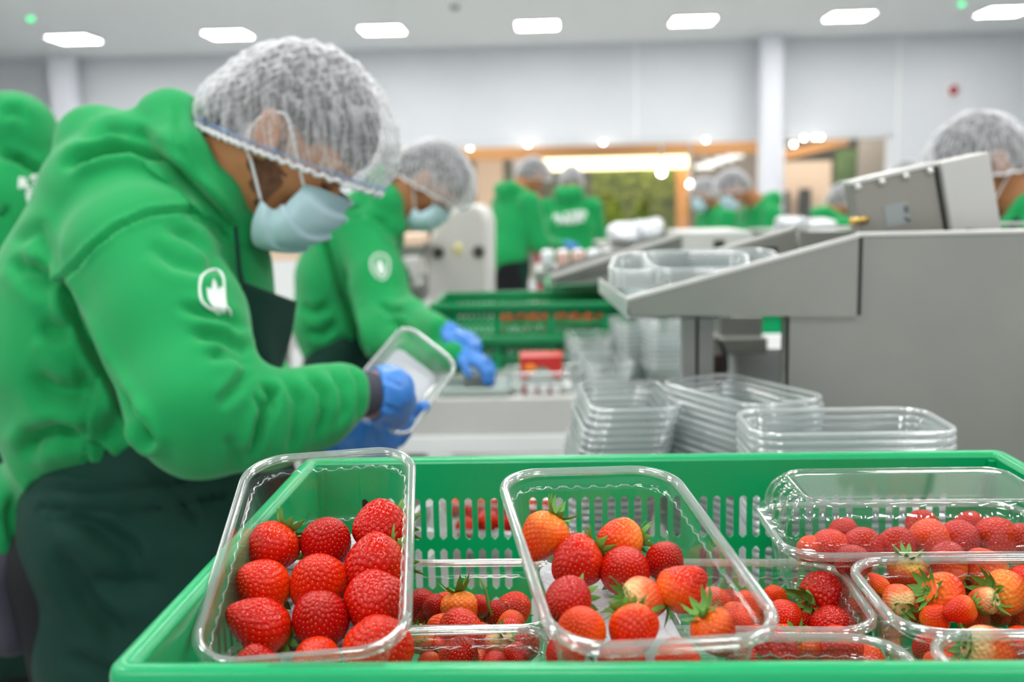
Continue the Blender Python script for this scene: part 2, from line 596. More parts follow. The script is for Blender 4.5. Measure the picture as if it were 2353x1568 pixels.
# ================================================================= TABLES
Z_T = CZ - .5
mb = MB()
mb.box((-.205, .28, Z_T - .04), (1.5, 1.95, Z_T))
t = thing('work_table', 'brushed steel work table under the large open green crate', 'table', (.6, 1.1, 0))
o = mb.build('tabletop', M_STEELD, t, bevel=.004)
o.location = (-.6, -1.1, 0)
for lx_, ly_ in ((-.15, .36), (-.15, 1.88), (1.44, .36), (1.44, 1.88)):
    MB().box((lx_ - .6 - .02, ly_ - 1.1 - .02, 0), (lx_ - .6 + .02, ly_ - 1.1 + .02, Z_T - .041)).build('leg', M_STEEL, t)
# second station, its front seen end on
fy = 2.5
xa = -.42
t = thing('work_table', 'pale steel packing table carrying the stacked green crates and clear tubs', 'table', (1.0, 3.6, 0))
MB().box((xa - 1.0, fy - 3.6, Z_T - .095), (.03, .22, Z_T)).build('tabletop', M_STEELL, t, bevel=.004)
MB().box((xa - 1.0, fy - 3.6 - .012, Z_T - .14), (.03, fy - 3.6 + .03, Z_T - .096)).build('edge_strip', M_WHITEP, t, bevel=.003)
for lx_, ly_ in ((-1.37, -1.0), (-.03, -1.0), (-1.37, .15), (-.03, .15)):
    MB().box((lx_ - .025, ly_ - .025, 0), (lx_ + .025, ly_ + .025, Z_T - .141)).build('leg', M_STEEL, t)
MB().box((-1.4, -1.05, .25), (0, .2, .29)).build('lower_shelf', M_STEELD, t)


# ================================================================= CRATES
def slotted(u0, u1, v0, v1, rows, pitch, sw, grp, th, mapf, mb, margin=.03):
    """slotted wall; mapf(u, v, w) gives a 3D point, w = 0 or th through the wall"""
    n = int((u1 - u0 - 2 * margin) / pitch)
    off = (u1 - u0 - n * pitch) / 2
    cols = [(u0 + off + i * pitch + (pitch - sw) / 2, u0 + off + i * pitch + (pitch + sw) / 2) for i in range(n) if grp == 0 or (i % grp) != grp - 1]
    us = [u0] + [x for c in cols for x in c] + [u1]
    vs = [v0] + [x for r in rows for x in r] + [v1]
    V, Fc = [], []
    for i in range(len(us) - 1):
        for j in range(len(vs) - 1):
            a, b, c, d = us[i], us[i + 1], vs[j], vs[j + 1]
            if i % 2 == 1 and j % 2 == 1:
                k = min(.0026, (b - a) * .42)
                oc = [(a + k, c), (b - k, c), (b, c + k), (b, d - k), (b - k, d), (a + k, d), (a, d - k), (a, c + k)]
                cr = [(a, c), (b, c), (b, d), (a, d)]
                n0 = len(V)
                for w_ in (0, th):
                    V += [mapf(x, y, w_) for x, y in oc]
                for q in range(8):
                    Fc.append((n0 + q, n0 + (q + 1) % 8, n0 + 8 + (q + 1) % 8, n0 + 8 + q))
                for w_ in (0, th):      # corner fillets
                    for ci, (p, q) in enumerate(((7, 0), (1, 2), (3, 4), (5, 6))):
                        m0 = len(V)
                        V += [mapf(*cr[ci], w_), mapf(*oc[p], w_), mapf(*oc[q], w_)]
                        Fc.append((m0, m0 + 1, m0 + 2))
            else:
                m0 = len(V)
                for w_ in (0, th):
                    V += [mapf(a, c, w_), mapf(b, c, w_), mapf(b, d, w_), mapf(a, d, w_)]
                Fc += [(m0, m0 + 1, m0 + 2, m0 + 3), (m0 + 7, m0 + 6, m0 + 5, m0 + 4)]
    mb.add(V, Fc)


def crate(label, loc, W, D, H, rows, rot=0, mat=None, pitch=.0112, sw=.0064, grp=13, lip=.014, group=None, recess=True):
    mat = mat or M_CRATE
    t = thing('plastic_crate', label, 'crate', loc, (0, 0, rot), group)
    mb = MB()
    ix, iy, th = W / 2 - lip, D / 2 - lip, .003
    slotted(-ix, ix, .006, H - .004, rows, pitch, sw, grp, th, lambda u, v, w_: (u, iy + w_, v), mb)
    slotted(-ix, ix, .006, H - .004, rows, pitch, sw, grp, th, lambda u, v, w_: (u, -iy - w_, v), mb)
    slotted(-iy, iy, .006, H - .004, rows, pitch, sw, grp, th, lambda u, v, w_: (ix + w_, u, v), mb)
    slotted(-iy, iy, .006, H - .004, rows, pitch, sw, grp, th, lambda u, v, w_: (-ix - w_, u, v), mb)
    mb.box((-ix - th, -iy - th, 0), (ix + th, iy + th, .006))
    for sx in (-1, 1):                    # corner posts
        for sy in (-1, 1):
            mb.box((sx * ix - .005, sy * iy - .005, .004), (sx * ix + .005, sy * iy + .005, H - .006))
    mb.build('basket', mat, t)
    # rim: rounded lip that turns down outside
    prof = [(-lip + .0005, H - .035), (-lip, H - .006), (-lip + .003, H - .001), (-lip + .006, H), (-.004, H), (-.001, H - .002), (0, H - .006), (0, H - .026), (-.003, H - .026), (-.0035, H - .008), (-lip + .004, H - .008), (-lip + .0045, H - .034)]
    V, F = [], []
    cs = []
    rc = .012
    for k in range(4):
        cx_, cy_ = ((W / 2, D / 2), (-W / 2, D / 2), (-W / 2, -D / 2), (W / 2, -D / 2))[k]
        for q in range(5):
            a = math.pi / 2 * k + math.pi / 2 * q / 4
            cs.append((cx_, cy_, a))
    for (cx_, cy_, a) in cs:
        sx, sy = math.copysign(1, cx_), math.copysign(1, cy_)
        for (o_, z) in prof:
            r = max(rc + o_ * .8, .001)
            bx, by = cx_ + sx * (o_ - r), cy_ + sy * (o_ - r)
            V.append((bx + r * math.cos(a), by + r * math.sin(a), z))
    n, m = len(prof), len(cs)
    for i in range(m):
        for k in range(n):
            F.append((i * n + k, ((i + 1) % m) * n + k, ((i + 1) % m) * n + (k + 1) % n, i * n + (k + 1) % n))
    mesh_obj('rim', V, F, mat, t)
    if recess:
        MB().box((-.028, -D / 2 + .004, H - .001), (.028, -D / 2 + .0085, H + .0003)).build('rim_slot', M_CRATED, t)
    return t


RX, RY = .6, .402
CRX, CRY = -.2187 + .3, .4402 + .201
ROWS = [(.013, .046), (.053, .090), (.098, .1355)]
t = crate('large open green plastic crate full of strawberry punnets in the foreground', (CRX, CRY, CZ - .388), RX, RY, .17, ROWS)
for ch in t.children:
    if ch.name.startswith('rim_slot'):
        ch.location.x = at(762, 1548, .455)[0] - CRX
crate('green plastic crate hidden below the large open crate, standing on the work table', (CRX, CRY, Z_T), RX, RY, .109, [(.013, .046), (.053, .070)], recess=False)


ORD = ['first', 'second', 'third', 'fourth', 'fifth', 'sixth', 'seventh', 'eighth', 'ninth', 'tenth', 'eleventh', 'twelfth', 'thirteenth', 'fourteenth', 'fifteenth', 'sixteenth', 'seventeenth', 'eighteenth',
       'nineteenth', 'twentieth', 'twenty-first', 'twenty-second', 'twenty-third', 'twenty-fourth', 'twenty-fifth', 'twenty-sixth', 'twenty-seventh', 'twenty-eighth', 'twenty-ninth', 'thirtieth', 'thirty-first']


# ================================================================= PUNNETS
def rrect(hx, hy, r, n=12, m=10):
    """rounded rectangle outline, counter-clockwise; returns points and outward normals"""
    r = min(r, hx - .001, hy - .001)
    P, N = [], []
    for k, (cx_, cy_) in enumerate(((hx - r, hy - r), (-hx + r, hy - r), (-hx + r, -hy + r), (hx - r, -hy + r))):
        for q in range(n):
            a = math.pi / 2 * (k + q / (n - 1))
            P.append((cx_ + r * math.cos(a), cy_ + r * math.sin(a)))
            N.append((math.cos(a), math.sin(a)))
        nx_, ny_ = ((-hx + r, hy), (-hx, -hy + r), (hx - r, -hy), (hx, hy - r))[k]
        p = P[-1]
        for q in range(1, m):
            P.append((p[0] + (nx_ - p[0]) * q / m, p[1] + (ny_ - p[1]) * q / m))
            N.append(N[-1])
    return np.array(P), np.array(N)


def loft(hx, hy, rc, prof, n, m, rib=.0105, cap=True):
    """prof: list of (inset, z, rib amplitude)"""
    P0, N0 = rrect(hx, hy, rc, n, m)
    L = len(P0)
    s = np.r_[0, np.cumsum(np.linalg.norm(np.diff(P0, axis=0), axis=1))]
    V = []
    for (ins, z, ra) in prof:
        P, N = rrect(hx - ins, hy - ins, max(rc - ins * .75, .006), n, m)
        off = 0
        if ra:
            ph = (s / rib) % 1.0
            off = ra * (1 / (1 + np.exp(-(np.abs(ph - .5) - .28) * 40)))
            P = P + N * off[:, None]
        V.append(np.c_[P, np.full(L, z)])
    V = np.vstack(V)
    F = []
    for j in range(len(prof) - 1):
        for i in range(L):
            F.append((j * L + i, j * L + (i + 1) % L, (j + 1) * L + (i + 1) % L, (j + 1) * L + i))
    if cap:
        c = len(V)
        V = np.vstack([V, [[0, 0, prof[-1][1]]]])
        F += [((len(prof) - 1) * L + i, (len(prof) - 1) * L + (i + 1) % L, c) for i in range(L)]
    return V, F


PW, PL, PH = .122, .208, .060
RIMP = [(.0, -.0045, 0), (-.0003, -.0015, 0), (.0006, .0004, 0), (.0024, .0012, 0), (.0042, .0006, 0), (.0052, -.001, 0), (.0058, -.0035, 0), (.0052, -.0037, 0), (.0046, -.0015, 0), (.0024, .0002, 0), (.0012, -.0008, 0), (.0008, -.0045, 0), (.0, -.0045, 0)]
BOWLP = [(.0055, -.003, 0), (.0062, -.009, 0), (.0072, -.0105, 0), (.0088, -.0115, 0), (.0095, -.0135, .0012), (.0115, -.024, .0014), (.0135, -.036, .0014), (.0155, -.046, .0014), (.0168, -.048, 0), (.0185, -.049, 0), (.0195, -.051, .001), (.0215, -.0565, .001), (.024, -.0595, 0), (.028, -.060, 0), (.031, -.0585, 0), (.04, -.0585, 0)]


def make_punnet(detail=True):
    t = thing('punnet', '', 'punnet')
    n, m = (10, 14) if detail else (6, 5)
    V, F = loft(PW / 2, PL / 2, .030, BOWLP if detail else [b for i, b in enumerate(BOWLP) if i in (0, 1, 3, 5, 7, 8, 11, 13, 15)], n, m)
    o = mesh_obj('bowl', V, F, M_CLEAR if detail else M_CLEARS, t)
    if detail:     # small oval vents pressed into both long walls, and brighter dashed lines added as highlights along the moulded steps
        for sx in (-1, 1):
            for yy in (-.062, -.031, 0, .031, .062):
                pts = [(sx * (PW / 2 - .0128 - .002 * math.sin(a) * .3), yy + .0024 * math.cos(a), -.033 + .0048 * math.sin(a)) for a in np.linspace(0, 2 * math.pi, 14)[:-1]]
                MB().tube(pts, .0004, 5, closed=True).build('vent', M_CLEARR, t, smooth=True)
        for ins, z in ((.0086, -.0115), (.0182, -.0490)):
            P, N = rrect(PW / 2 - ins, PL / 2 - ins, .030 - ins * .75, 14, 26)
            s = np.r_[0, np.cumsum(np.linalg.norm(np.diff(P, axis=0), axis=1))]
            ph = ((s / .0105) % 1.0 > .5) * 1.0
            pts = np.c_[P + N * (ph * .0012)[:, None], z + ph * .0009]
            MB().tube(pts, .00022 + .00042 * ph, 5, closed=True).build('step_highlight', M_CLEARR, t, smooth=True)
    V, F = loft(PW / 2, PL / 2, .030, RIMP, n + 2, 4, cap=False)
    mesh_obj('rim', V, F, M_CLEARR if detail else M_CLEARSR, t)
    return t


P0 = make_punnet(True)
S0 = make_punnet(False)
used = {'P': False, 'S': False}


def punnet(label, centre, rot, kind='P', group=None):
    src = P0 if kind == 'P' else S0
    o = copy_tree(src) if used[kind] else src
    used[kind] = True
    o.location = centre
    o.rotation_euler = rot
    tag(o, label, 'punnet', group)
    return o


R_ = math.radians
LP = {}


def tray(key, label, c, rot):
    o = punnet(label, (c[0], c[1], CZ + c[2]), rot)
    LP[key] = Matrix.Translation((c[0], c[1], CZ + c[2])) @ Euler(rot).to_matrix().to_4x4()
    return o


tray('P1', 'clear punnet of ripe red strawberries, tilted, at the left of the open crate', (-.1503, .5955, -.2071), (R_(17.8), R_(-2.3), R_(5.5)))
tray('P2', 'half-filled clear punnet tilted to the camera in the middle of the open crate', (.0383, .5550, -.1954), (R_(8.9), R_(1.9), R_(10.9)))
tray('P3', 'clear punnet under the left tilted punnet, farther one, before the crate back wall', (-.1, .655, -.266), (0, 0, R_(90)))
tray('P4', 'clear punnet right of the middle tilted punnet, holding one big dark red strawberry', (.101, .652, -.266), (R_(0), 0, R_(90 - 2)))
tray('P5', 'clear punnet of orange and pale strawberries right edge, before the lidded one', (.298, .603, -.247), (0, 0, R_(90)))
tray('P6', 'clear punnet in the bottom right corner with one big orange strawberry', (.312, .499, -.253), (0, 0, R_(90)))
tray('P7', 'clear punnet at the bottom between the middle tilted punnet and the corner one', (.097, .517, -.262), (0, 0, R_(90 - 2)))
tray('P3b', 'clear punnet between the two tilted punnets, nearest the front rim', (-.098, .535, -.275), (0, R_(-9), R_(90 + 3)))
# the lidded punnet
P8O = tray('P8', 'closed clear punnet with a ribbed lid at the back right of the crate', (.262, .725, -.246), (0, 0, R_(90)))
LIDP = [(-.0015, .001, 0), (.001, .0035, 0), (.006, .0035, 0), (.0085, .006, .002), (.0095, .012, .0034), (.0115, .018, .0036), (.0145, .0245, .0034), (.0185, .0290, .0022), (.0215, .0305, 0), (.0235, .0296, 0), (.03, .0296, 0)]
V, F = loft(PW / 2 + .002, PL / 2 + .002, .032, LIDP, 12, 30, rib=.0205)
lid = mesh_obj('lid', V, F, M_CLEAR)
P8O.update_tag()
lid.parent = P8O
lid.location = (0, 0, .001)
mb = MB()
P, N = rrect(PW / 2 - .0198, PL / 2 - .0198, .017, 10, 10)
mb.tube(np.c_[P, np.full(len(P), .0315)], .0006, 6, closed=True)
mb.build('lid_step', M_CLEARR, lid, smooth=True)
# white absorbent pads
for k, lab in (('P1', 'white pad on the floor of the left tilted punnet'), ('P2', 'white quilted pad on the floor of the middle tilted punnet')):
    V, F = loft(PW / 2 - .026, PL / 2 - .026, .014, [(0, -.0580, 0), (0, -.0566, 0), (.001, -.0560, 0), (.01, -.0560, 0)], 8, 12)
    o = mesh_obj('absorbent_pad', V, F, M_PAD)
    o.matrix_world = LP[k]
    tag(o, lab, 'pad')

# ================================================================= STRAWBERRIES


def berry_mesh(seed, kz, con, squ, nu=112, nv=84, nseed=290):
    r = np.random.default_rng(seed)
    th = np.linspace(0, math.pi, nv + 1)[1:-1]
    ph = np.linspace(0, 2 * math.pi, nu, endpoint=False)
    TH, PHI = np.meshgrid(th, ph, indexing='ij')
    U = np.stack([np.sin(TH) * np.cos(PHI), np.sin(TH) * np.sin(PHI), np.cos(TH)], -1).reshape(-1, 3)
    U = np.vstack([U, [[0, 0, 1], [0, 0, -1]]])
    i = np.arange(nseed)
    cz = 1 - 2 * (i + .5) / nseed
    ang = i * 2.399963 + r.normal(0, .03, nseed)
    sz = np.sqrt(1 - cz ** 2)
    S = np.c_[sz * np.cos(ang), sz * np.sin(ang), cz]
    S = S[cz < .86]
    lump = [(r.normal(size=3), r.uniform(0, 6.28)) for _ in range(5)]

    def shape(u):
        z = u[:, 2]
        rad = (1 - con * np.clip(.35 - z, 0, 2) ** 1.25 * .55)
        g = np.ones(len(u))
        for d_, p_ in lump:
            g += .022 * np.sin(u @ d_ * 2.1 + p_)
        zz = z * kz
        zz = np.where(z > 0, zz * .86 - .10 * np.exp(-((u[:, 0] ** 2 + u[:, 1] ** 2) / .12)), zz)
        return np.c_[u[:, 0] * rad * squ, u[:, 1] * rad, zz] * g[:, None]
    D = 1 - U @ S.T
    dmin = np.sqrt(np.maximum(2 * D.min(1), 0))
    dim = -.044 * np.exp(-(dmin / .060) ** 2) + .005 * np.exp(-((dmin - .11) / .03) ** 2)
    P = shape(U)
    nr = P / np.linalg.norm(P, axis=1)[:, None]
    P = P + nr * dim[:, None]
    F = []
    for a in range(nv - 2):
        for b in range(nu):
            c = (b + 1) % nu
            F.append((a * nu + b, (a + 1) * nu + b, (a + 1) * nu + c, a * nu + c))
    T_, B_ = (nv - 1) * nu, (nv - 1) * nu + 1
    for b in range(nu):
        F.append((T_, b, (b + 1) % nu))
        F.append((B_, (nv - 2) * nu + (b + 1) % nu, (nv - 2) * nu + b))
    nb = len(F)
    n0 = len(P)
    SP = shape(S)
    SN = SP / np.linalg.norm(SP, axis=1)[:, None]
    V = [P]
    # each seed a tiny pointed ellipsoid lying in its dimple
    for q in range(len(S)):
        n_ = SN[q]
        dn = np.array([0, 0, -1.]) - n_ * (-n_[2])
        dn /= np.linalg.norm(dn) + 1e-9
        sd = np.cross(n_, dn)
        c_ = SP[q] + n_ * -.036
        l_, w_, h_ = .028, .015, .012
        ring = [c_ + dn * l_ * math.cos(a) + sd * w_ * math.sin(a) for a in np.linspace(0, 2 * math.pi, 9)[:-1]]
        ring2 = [c_ + (p - c_) * .55 + n_ * h_ * .8 for p in ring]
        V.append(np.array(ring + ring2 + [c_ + n_ * h_]))
        b0 = n0 + q * 17
        for a in range(8):
            F.append((b0 + a, b0 + (a + 1) % 8, b0 + 8 + (a + 1) % 8, b0 + 8 + a))
            F.append((b0 + 8 + a, b0 + 8 + (a + 1) % 8, b0 + 16))
    V = np.vstack(V)
    me = bpy.data.meshes.new('strawberry_flesh')
    me.from_pydata([tuple(v) for v in V], [], F)
    me.materials.append(MB_RED)
    me.materials.append(M_SEED)
    mi = np.zeros(len(F), dtype=np.int32)
    mi[nb:] = 1
    me.polygons.foreach_set('material_index', mi)
    me.polygons.foreach_set('use_smooth', np.ones(len(F), dtype=bool))
    at_ = me.attributes.new('along', 'FLOAT', 'POINT')
    al = np.zeros(len(V))
    al[:len(P)] = .5 - .5 * U[:, 2]
    at_.data.foreach_set('value', al)
    me.update()
    return me, kz


def berry_mat(name, main, shoulder, tip=None, lo=.10, hi=.42, patch=.0):
    m = bpy.data.materials.new(name)
    m.use_nodes = True
    nt = m.node_tree
    b = nt.nodes['Principled BSDF']
    b.inputs['Roughness'].default_value = .2
    b.inputs['Specular IOR Level'].default_value = .28
    b.inputs['Subsurface Weight'].default_value = .06
    b.inputs['Subsurface Radius'].default_value = (.004, .001, .0006)
    b.inputs['Subsurface Scale'].default_value = 1.0
    a = nt.nodes.new('ShaderNodeAttribute')
    a.attribute_name = 'along'
    tc = nt.nodes.new('ShaderNodeTexCoord')
    n = nt.nodes.new('ShaderNodeTexNoise')
    n.inputs['Scale'].default_value = 1.6
    n.inputs['Detail'].default_value = 2
    oi = nt.nodes.new('ShaderNodeObjectInfo')
    va = nt.nodes.new('ShaderNodeVectorMath')
    va.operation = 'ADD'
    nt.links.new(tc.outputs['Object'], va.inputs[0])
    nt.links.new(oi.outputs['Location'], va.inputs[1])
    vs_ = nt.nodes.new('ShaderNodeVectorMath')
    vs_.operation = 'MULTIPLY_ADD'
    vs_.inputs[1].default_value = (37, 37, 37)
    nt.links.new(oi.outputs['Location'], vs_.inputs[0])
    nt.links.new(tc.outputs['Object'], vs_.inputs[2])
    nt.links.new(vs_.outputs[0], n.inputs['Vector'])
    ad = nt.nodes.new('ShaderNodeMath')
    ad.operation = 'MULTIPLY_ADD'
    ad.inputs[1].default_value = .55
    nt.links.new(n.outputs['Fac'], ad.inputs[0])
    sb = nt.nodes.new('ShaderNodeMath')
    sb.operation = 'SUBTRACT'
    sb.inputs[1].default_value = .275 + patch
    nt.links.new(a.outputs['Fac'], sb.inputs[0])
    nt.links.new(sb.outputs[0], ad.inputs[2])
    r = nt.nodes.new('ShaderNodeValToRGB')
    e = r.color_ramp.elements
    e[0].position = lo
    e[0].color = shoulder
    e[1].position = hi
    e[1].color = main
    if tip:
        x = e.new(.85)
        x.color = tip
    nt.links.new(ad.outputs[0], r.inputs[0])
    nt.links.new(r.outputs[0], b.inputs['Base Color'])
    MATS[name] = m
    return m


MB_RED = berry_mat('ripe red strawberry', lin(200, 22, 6), lin(220, 62, 18), lin(188, 14, 8), .0, .4)
MB_DEEP = berry_mat('deep red strawberry', lin(176, 10, 12), lin(198, 26, 14), None, .0, .3)
MB_ORR = berry_mat('orange red strawberry', lin(218, 48, 6), lin(232, 106, 26), lin(204, 28, 8), .0, .5)
MB_OR = berry_mat('orange strawberry', lin(232, 88, 18), lin(236, 140, 52), lin(220, 56, 14), .0, .5)
MB_PALE = berry_mat('pale unripe strawberry', lin(228, 96, 44), lin(236, 214, 156), lin(222, 70, 34), .0, .42)
MB_GREEN = berry_mat('unripe yellow green strawberry', lin(220, 84, 36), lin(204, 186, 88), lin(214, 56, 28), .05, .5)
M_SEED = pmat('strawberry seed', lin(226, 176, 78), .45)
M_SEPAL = pmat('strawberry leaf green', lin(92, 142, 52), .6, noise=(1.2, .75, 1.3))
M_SEPALD = pmat('darker leaf green', lin(58, 110, 44), .6, noise=(1.2, .7, 1.3))
BC = {'r': MB_RED, 'd': MB_DEEP, 'o': MB_ORR, 'O': MB_OR, 'p': MB_PALE, 'g': MB_GREEN}


def calyx_mesh(seed, n=10, stem=.35, up=.35):
    r = np.random.default_rng(seed)
    mb = MB()
    for k in range(n):
        a = 2 * math.pi * (k + r.uniform(-.2, .2)) / n
        L, W, cu = r.uniform(.62, .95), r.uniform(.15, .22), r.uniform(.1, up + .35)
        V, F = [], []
        m = 9
        for i in range(m):
            t_ = i / (m - 1)
            wd = W * math.sin(math.pi * min(1, t_ * .88 + .12)) ** .75 * (1 - .15 * (i % 2))
            if i == m - 1:
                wd = .004
            rr = .06 + L * t_
            z = .05 + cu * t_ ** 1.7 - .12 * math.sin(math.pi * t_)
            for s in (-1, 0, 1):
                x, y = rr, s * wd
                V.append((x * math.cos(a) - y * math.sin(a), x * math.sin(a) + y * math.cos(a), z + abs(s) * .05))
        for i in range(m - 1):
            for s in (0, 1):
                F.append((i * 3 + s, i * 3 + s + 1, i * 3 + s + 4, i * 3 + s + 3))
        mb.add(V, F)
    mb.ball((0, 0, .03), (.13, .13, .07), 10, 6)
    if stem:
        mb.tube([(0, 0, .02), (.02, .01, stem * .5), (.06, .03, stem)], [.045, .04, .035], 7)
    me = bpy.data.meshes.new('calyx')
    me.from_pydata([tuple(v) for v in np.vstack(mb.v)], [], mb.f)
    me.materials.append(M_SEPAL)
    me.polygons.foreach_set('use_smooth', np.ones(len(me.polygons), dtype=bool))
    me.update()
    return me


BM = [berry_mesh(1, 1.06, .30, 1.0), berry_mesh(2, 1.12, .48, .96), berry_mesh(3, 1.32, .46, .94), berry_mesh(4, 1.0, .22, 1.08), berry_mesh(5, 1.18, .40, 1.02)]
CM = [calyx_mesh(11, 10, .3, .25), calyx_mesh(12, 9, .5, .5), calyx_mesh(13, 11, .25, .05)]
brng = random.Random(4)


def berry(centre, rad, kind, caly, label, group, var=None, view=None, calsize=1.0):
    """caly: direction (right, up, towards camera) the leafy end points to; None = hidden end turned away"""
    v = view / np.linalg.norm(view)
    if caly is None:
        d = v * .75 + np.array([brng.uniform(-.45, .45), brng.uniform(-.1, .5), brng.uniform(-.75, -.15)])
    else:
        d = CR * caly[0] + CU * caly[1] - v * caly[2]
    d = d / np.linalg.norm(d)
    vi = var if var is not None else brng.randrange(5)
    me, kz = BM[vi]
    t = thing('strawberry', label, 'strawberry', tuple(centre), None, group)
    t.rotation_mode = 'QUATERNION'
    q = Vector((0, 0, 1)).rotation_difference(Vector(d))
    t.rotation_quaternion = q @ Euler((0, 0, brng.uniform(0, 6.28))).to_quaternion()
    s = rad * 1.09 / (1 + (kz - 1) * .4)
    t.scale = (s, s, s)
    o = bpy.data.objects.new('flesh', me)
    C.objects.link(o)
    o.parent = t
    o.material_slots[0].link = 'OBJECT'
    o.material_slots[0].material = BC[kind]
    c = bpy.data.objects.new('calyx', CM[vi % 3])
    C.objects.link(c)
    c.parent = t
    c.location = (0, 0, kz * .86 - .13)
    c.scale = (calsize,) * 3
    return t


def berries(key, zoff, items, group):
    """items: (px, py, radius px, colour, calyx dir, label[, variant, extra height])"""
    M = LP[key] if isinstance(key, str) else key
    Mi = np.array(M.inverted())
    for it in items:
        px, py, rp, kd, ca, lab = it[:6]
        var = it[6] if len(it) > 6 else None
        z0 = zoff + (it[7] if len(it) > 7 else 0)
        d = ray(px, py)
        o_ = Mi[:3, :3] @ CO + Mi[:3, 3]
        dd = Mi[:3, :3] @ d
        k = (z0 - o_[2]) / dd[2]
        Pw = CO + d * k
        berry(Pw, rp * k / FPX, kd, ca, lab, group, var, d)


G1 = 'strawberries in the left tilted punnet'
berries('P1', -.034, [
    (627, 1258, 60, 'r', (.6, .75, -.35), 'red strawberry in the back row left of the left tilted punnet, leaf tips showing', 0),
    (752, 1245, 59, 'd', None, 'dark red strawberry in the middle of the back row of the left tilted punnet', 4),
    (872, 1212, 62, 'r', (.8, .2, -.7), 'red strawberry topmost at the right of the left tilted punnet', 0),
    (602, 1349, 65, 'o', (.5, -.3, -.8), 'orange-red strawberry second row left in the left tilted punnet', 4),
    (732, 1334, 66, 'o', (.2, -.5, -.9), 'orange-red strawberry in the very middle of the left tilted punnet', 0),
    (868, 1300, 68, 'r', (.85, .4, -.5), 'large red strawberry second row right with a leaf at its upper right', 3),
    (597, 1436, 72, 'r', (.75, -.35, -.6), 'long red strawberry lying at the lower left of the left tilted punnet', 2),
    (738, 1420, 65, 'd', None, 'red strawberry with a pale spot, third row middle of the left tilted punnet', 0),
    (864, 1386, 66, 'r', None, 'red strawberry third row right in the left tilted punnet', 3),
    (586, 1535, 58, 'd', None, 'dark red strawberry half hidden at the bottom left under the punnet rim', 1),
    (724, 1520, 58, 'o', None, 'orange-red strawberry bottom middle under the punnet rim', 1),
    (872, 1490, 72, 'o', (0, -.6, -.8), 'orange-red strawberry bottom right seen through the punnet rim', 3)], G1)
G2 = 'strawberries in the middle tilted punnet'
berries('P2', -.030, [
    (1252, 1230, 55, 'O', (.5, .85, -.2), 'orange strawberry at the back left with green leaves above it', 4, .004),
    (1327, 1290, 60, 'r', (.75, .55, -.3), 'red strawberry second from left with dark leaves at its right', 0),
    (1428, 1240, 50, 'O', (.9, .0, -.1), 'orange strawberry at the back centre with pale leaves at its right', 0, .004),
    (1437, 1310, 58, 'r', None, 'red strawberry in the centre of the middle tilted punnet', 4),
    (1528, 1287, 48, 'd', (-.2, -.3, -.9), 'dark red strawberry right of centre in the middle tilted punnet', 1),
    (1565, 1352, 56, 'o', (-.75, -.55, .1), 'orange strawberry whose tip points right, at the right of the middle punnet', 1, .006),
    (1478, 1378, 52, 'p', (-.9, .05, .25), 'pale cream and orange strawberry with a big leafy top', 4),
    (1303, 1380, 55, 'd', (.5, .1, -.8), 'crimson strawberry at the left wall of the middle tilted punnet', 0),
    (1337, 1445, 54, 'O', (.2, -.5, -.6), 'blurred orange strawberry in the near left of the middle punnet', 0),
    (1455, 1443, 54, 'o', (-.2, .6, -.5), 'blurred orange strawberry in the near middle of the middle punnet', 3),
    (1640, 1452, 54, 'o', (-.5, .8, .1), 'blurred orange strawberry with leaves on top in the near right corner', 4),
    (1300, 1505, 46, 'd', None, 'dark red strawberry behind the near left wall of the middle punnet', 0, -.006),
    (1432, 1520, 54, 'd', None, 'red strawberry behind the near wall, left of the middle', 0, -.006),
    (1555, 1518, 52, 'o', None, 'orange-red strawberry behind the near wall, right of the middle', 0, -.006)], G2)
G4 = 'strawberries in the punnet right of the middle'
berries('P4', -.024, [
    (1893, 1368, 56, 'd', (-.75, -.25, .6), 'big dark red strawberry showing its star of pale green leaves', 4, .006),
    (1780, 1372, 30, 'O', None, 'small orange strawberry left of the big dark red one', 1),
    (1718, 1388, 36, 'p', None, 'pale orange strawberry seen through the wall of the middle punnet', 1),
    (1806, 1420, 40, 'o', None, 'orange-red strawberry below left of the big dark red one', 0),
    (1915, 1442, 50, 'r', None, 'red strawberry below the big dark red one at the near rim', 0, -.004),
    (1640, 1385, 38, 'p', None, 'pale orange strawberry seen through the right wall of the middle punnet, farther left', 0),
    (1690, 1425, 36, 'O', None, 'blurred orange strawberry behind the leafy one of the middle punnet', 3),
    (1858, 1400, 30, 'd', None, 'dark red strawberry tucked under the star of pale leaves', 0, -.008)], G4)
G5 = 'strawberries in the right edge punnet'
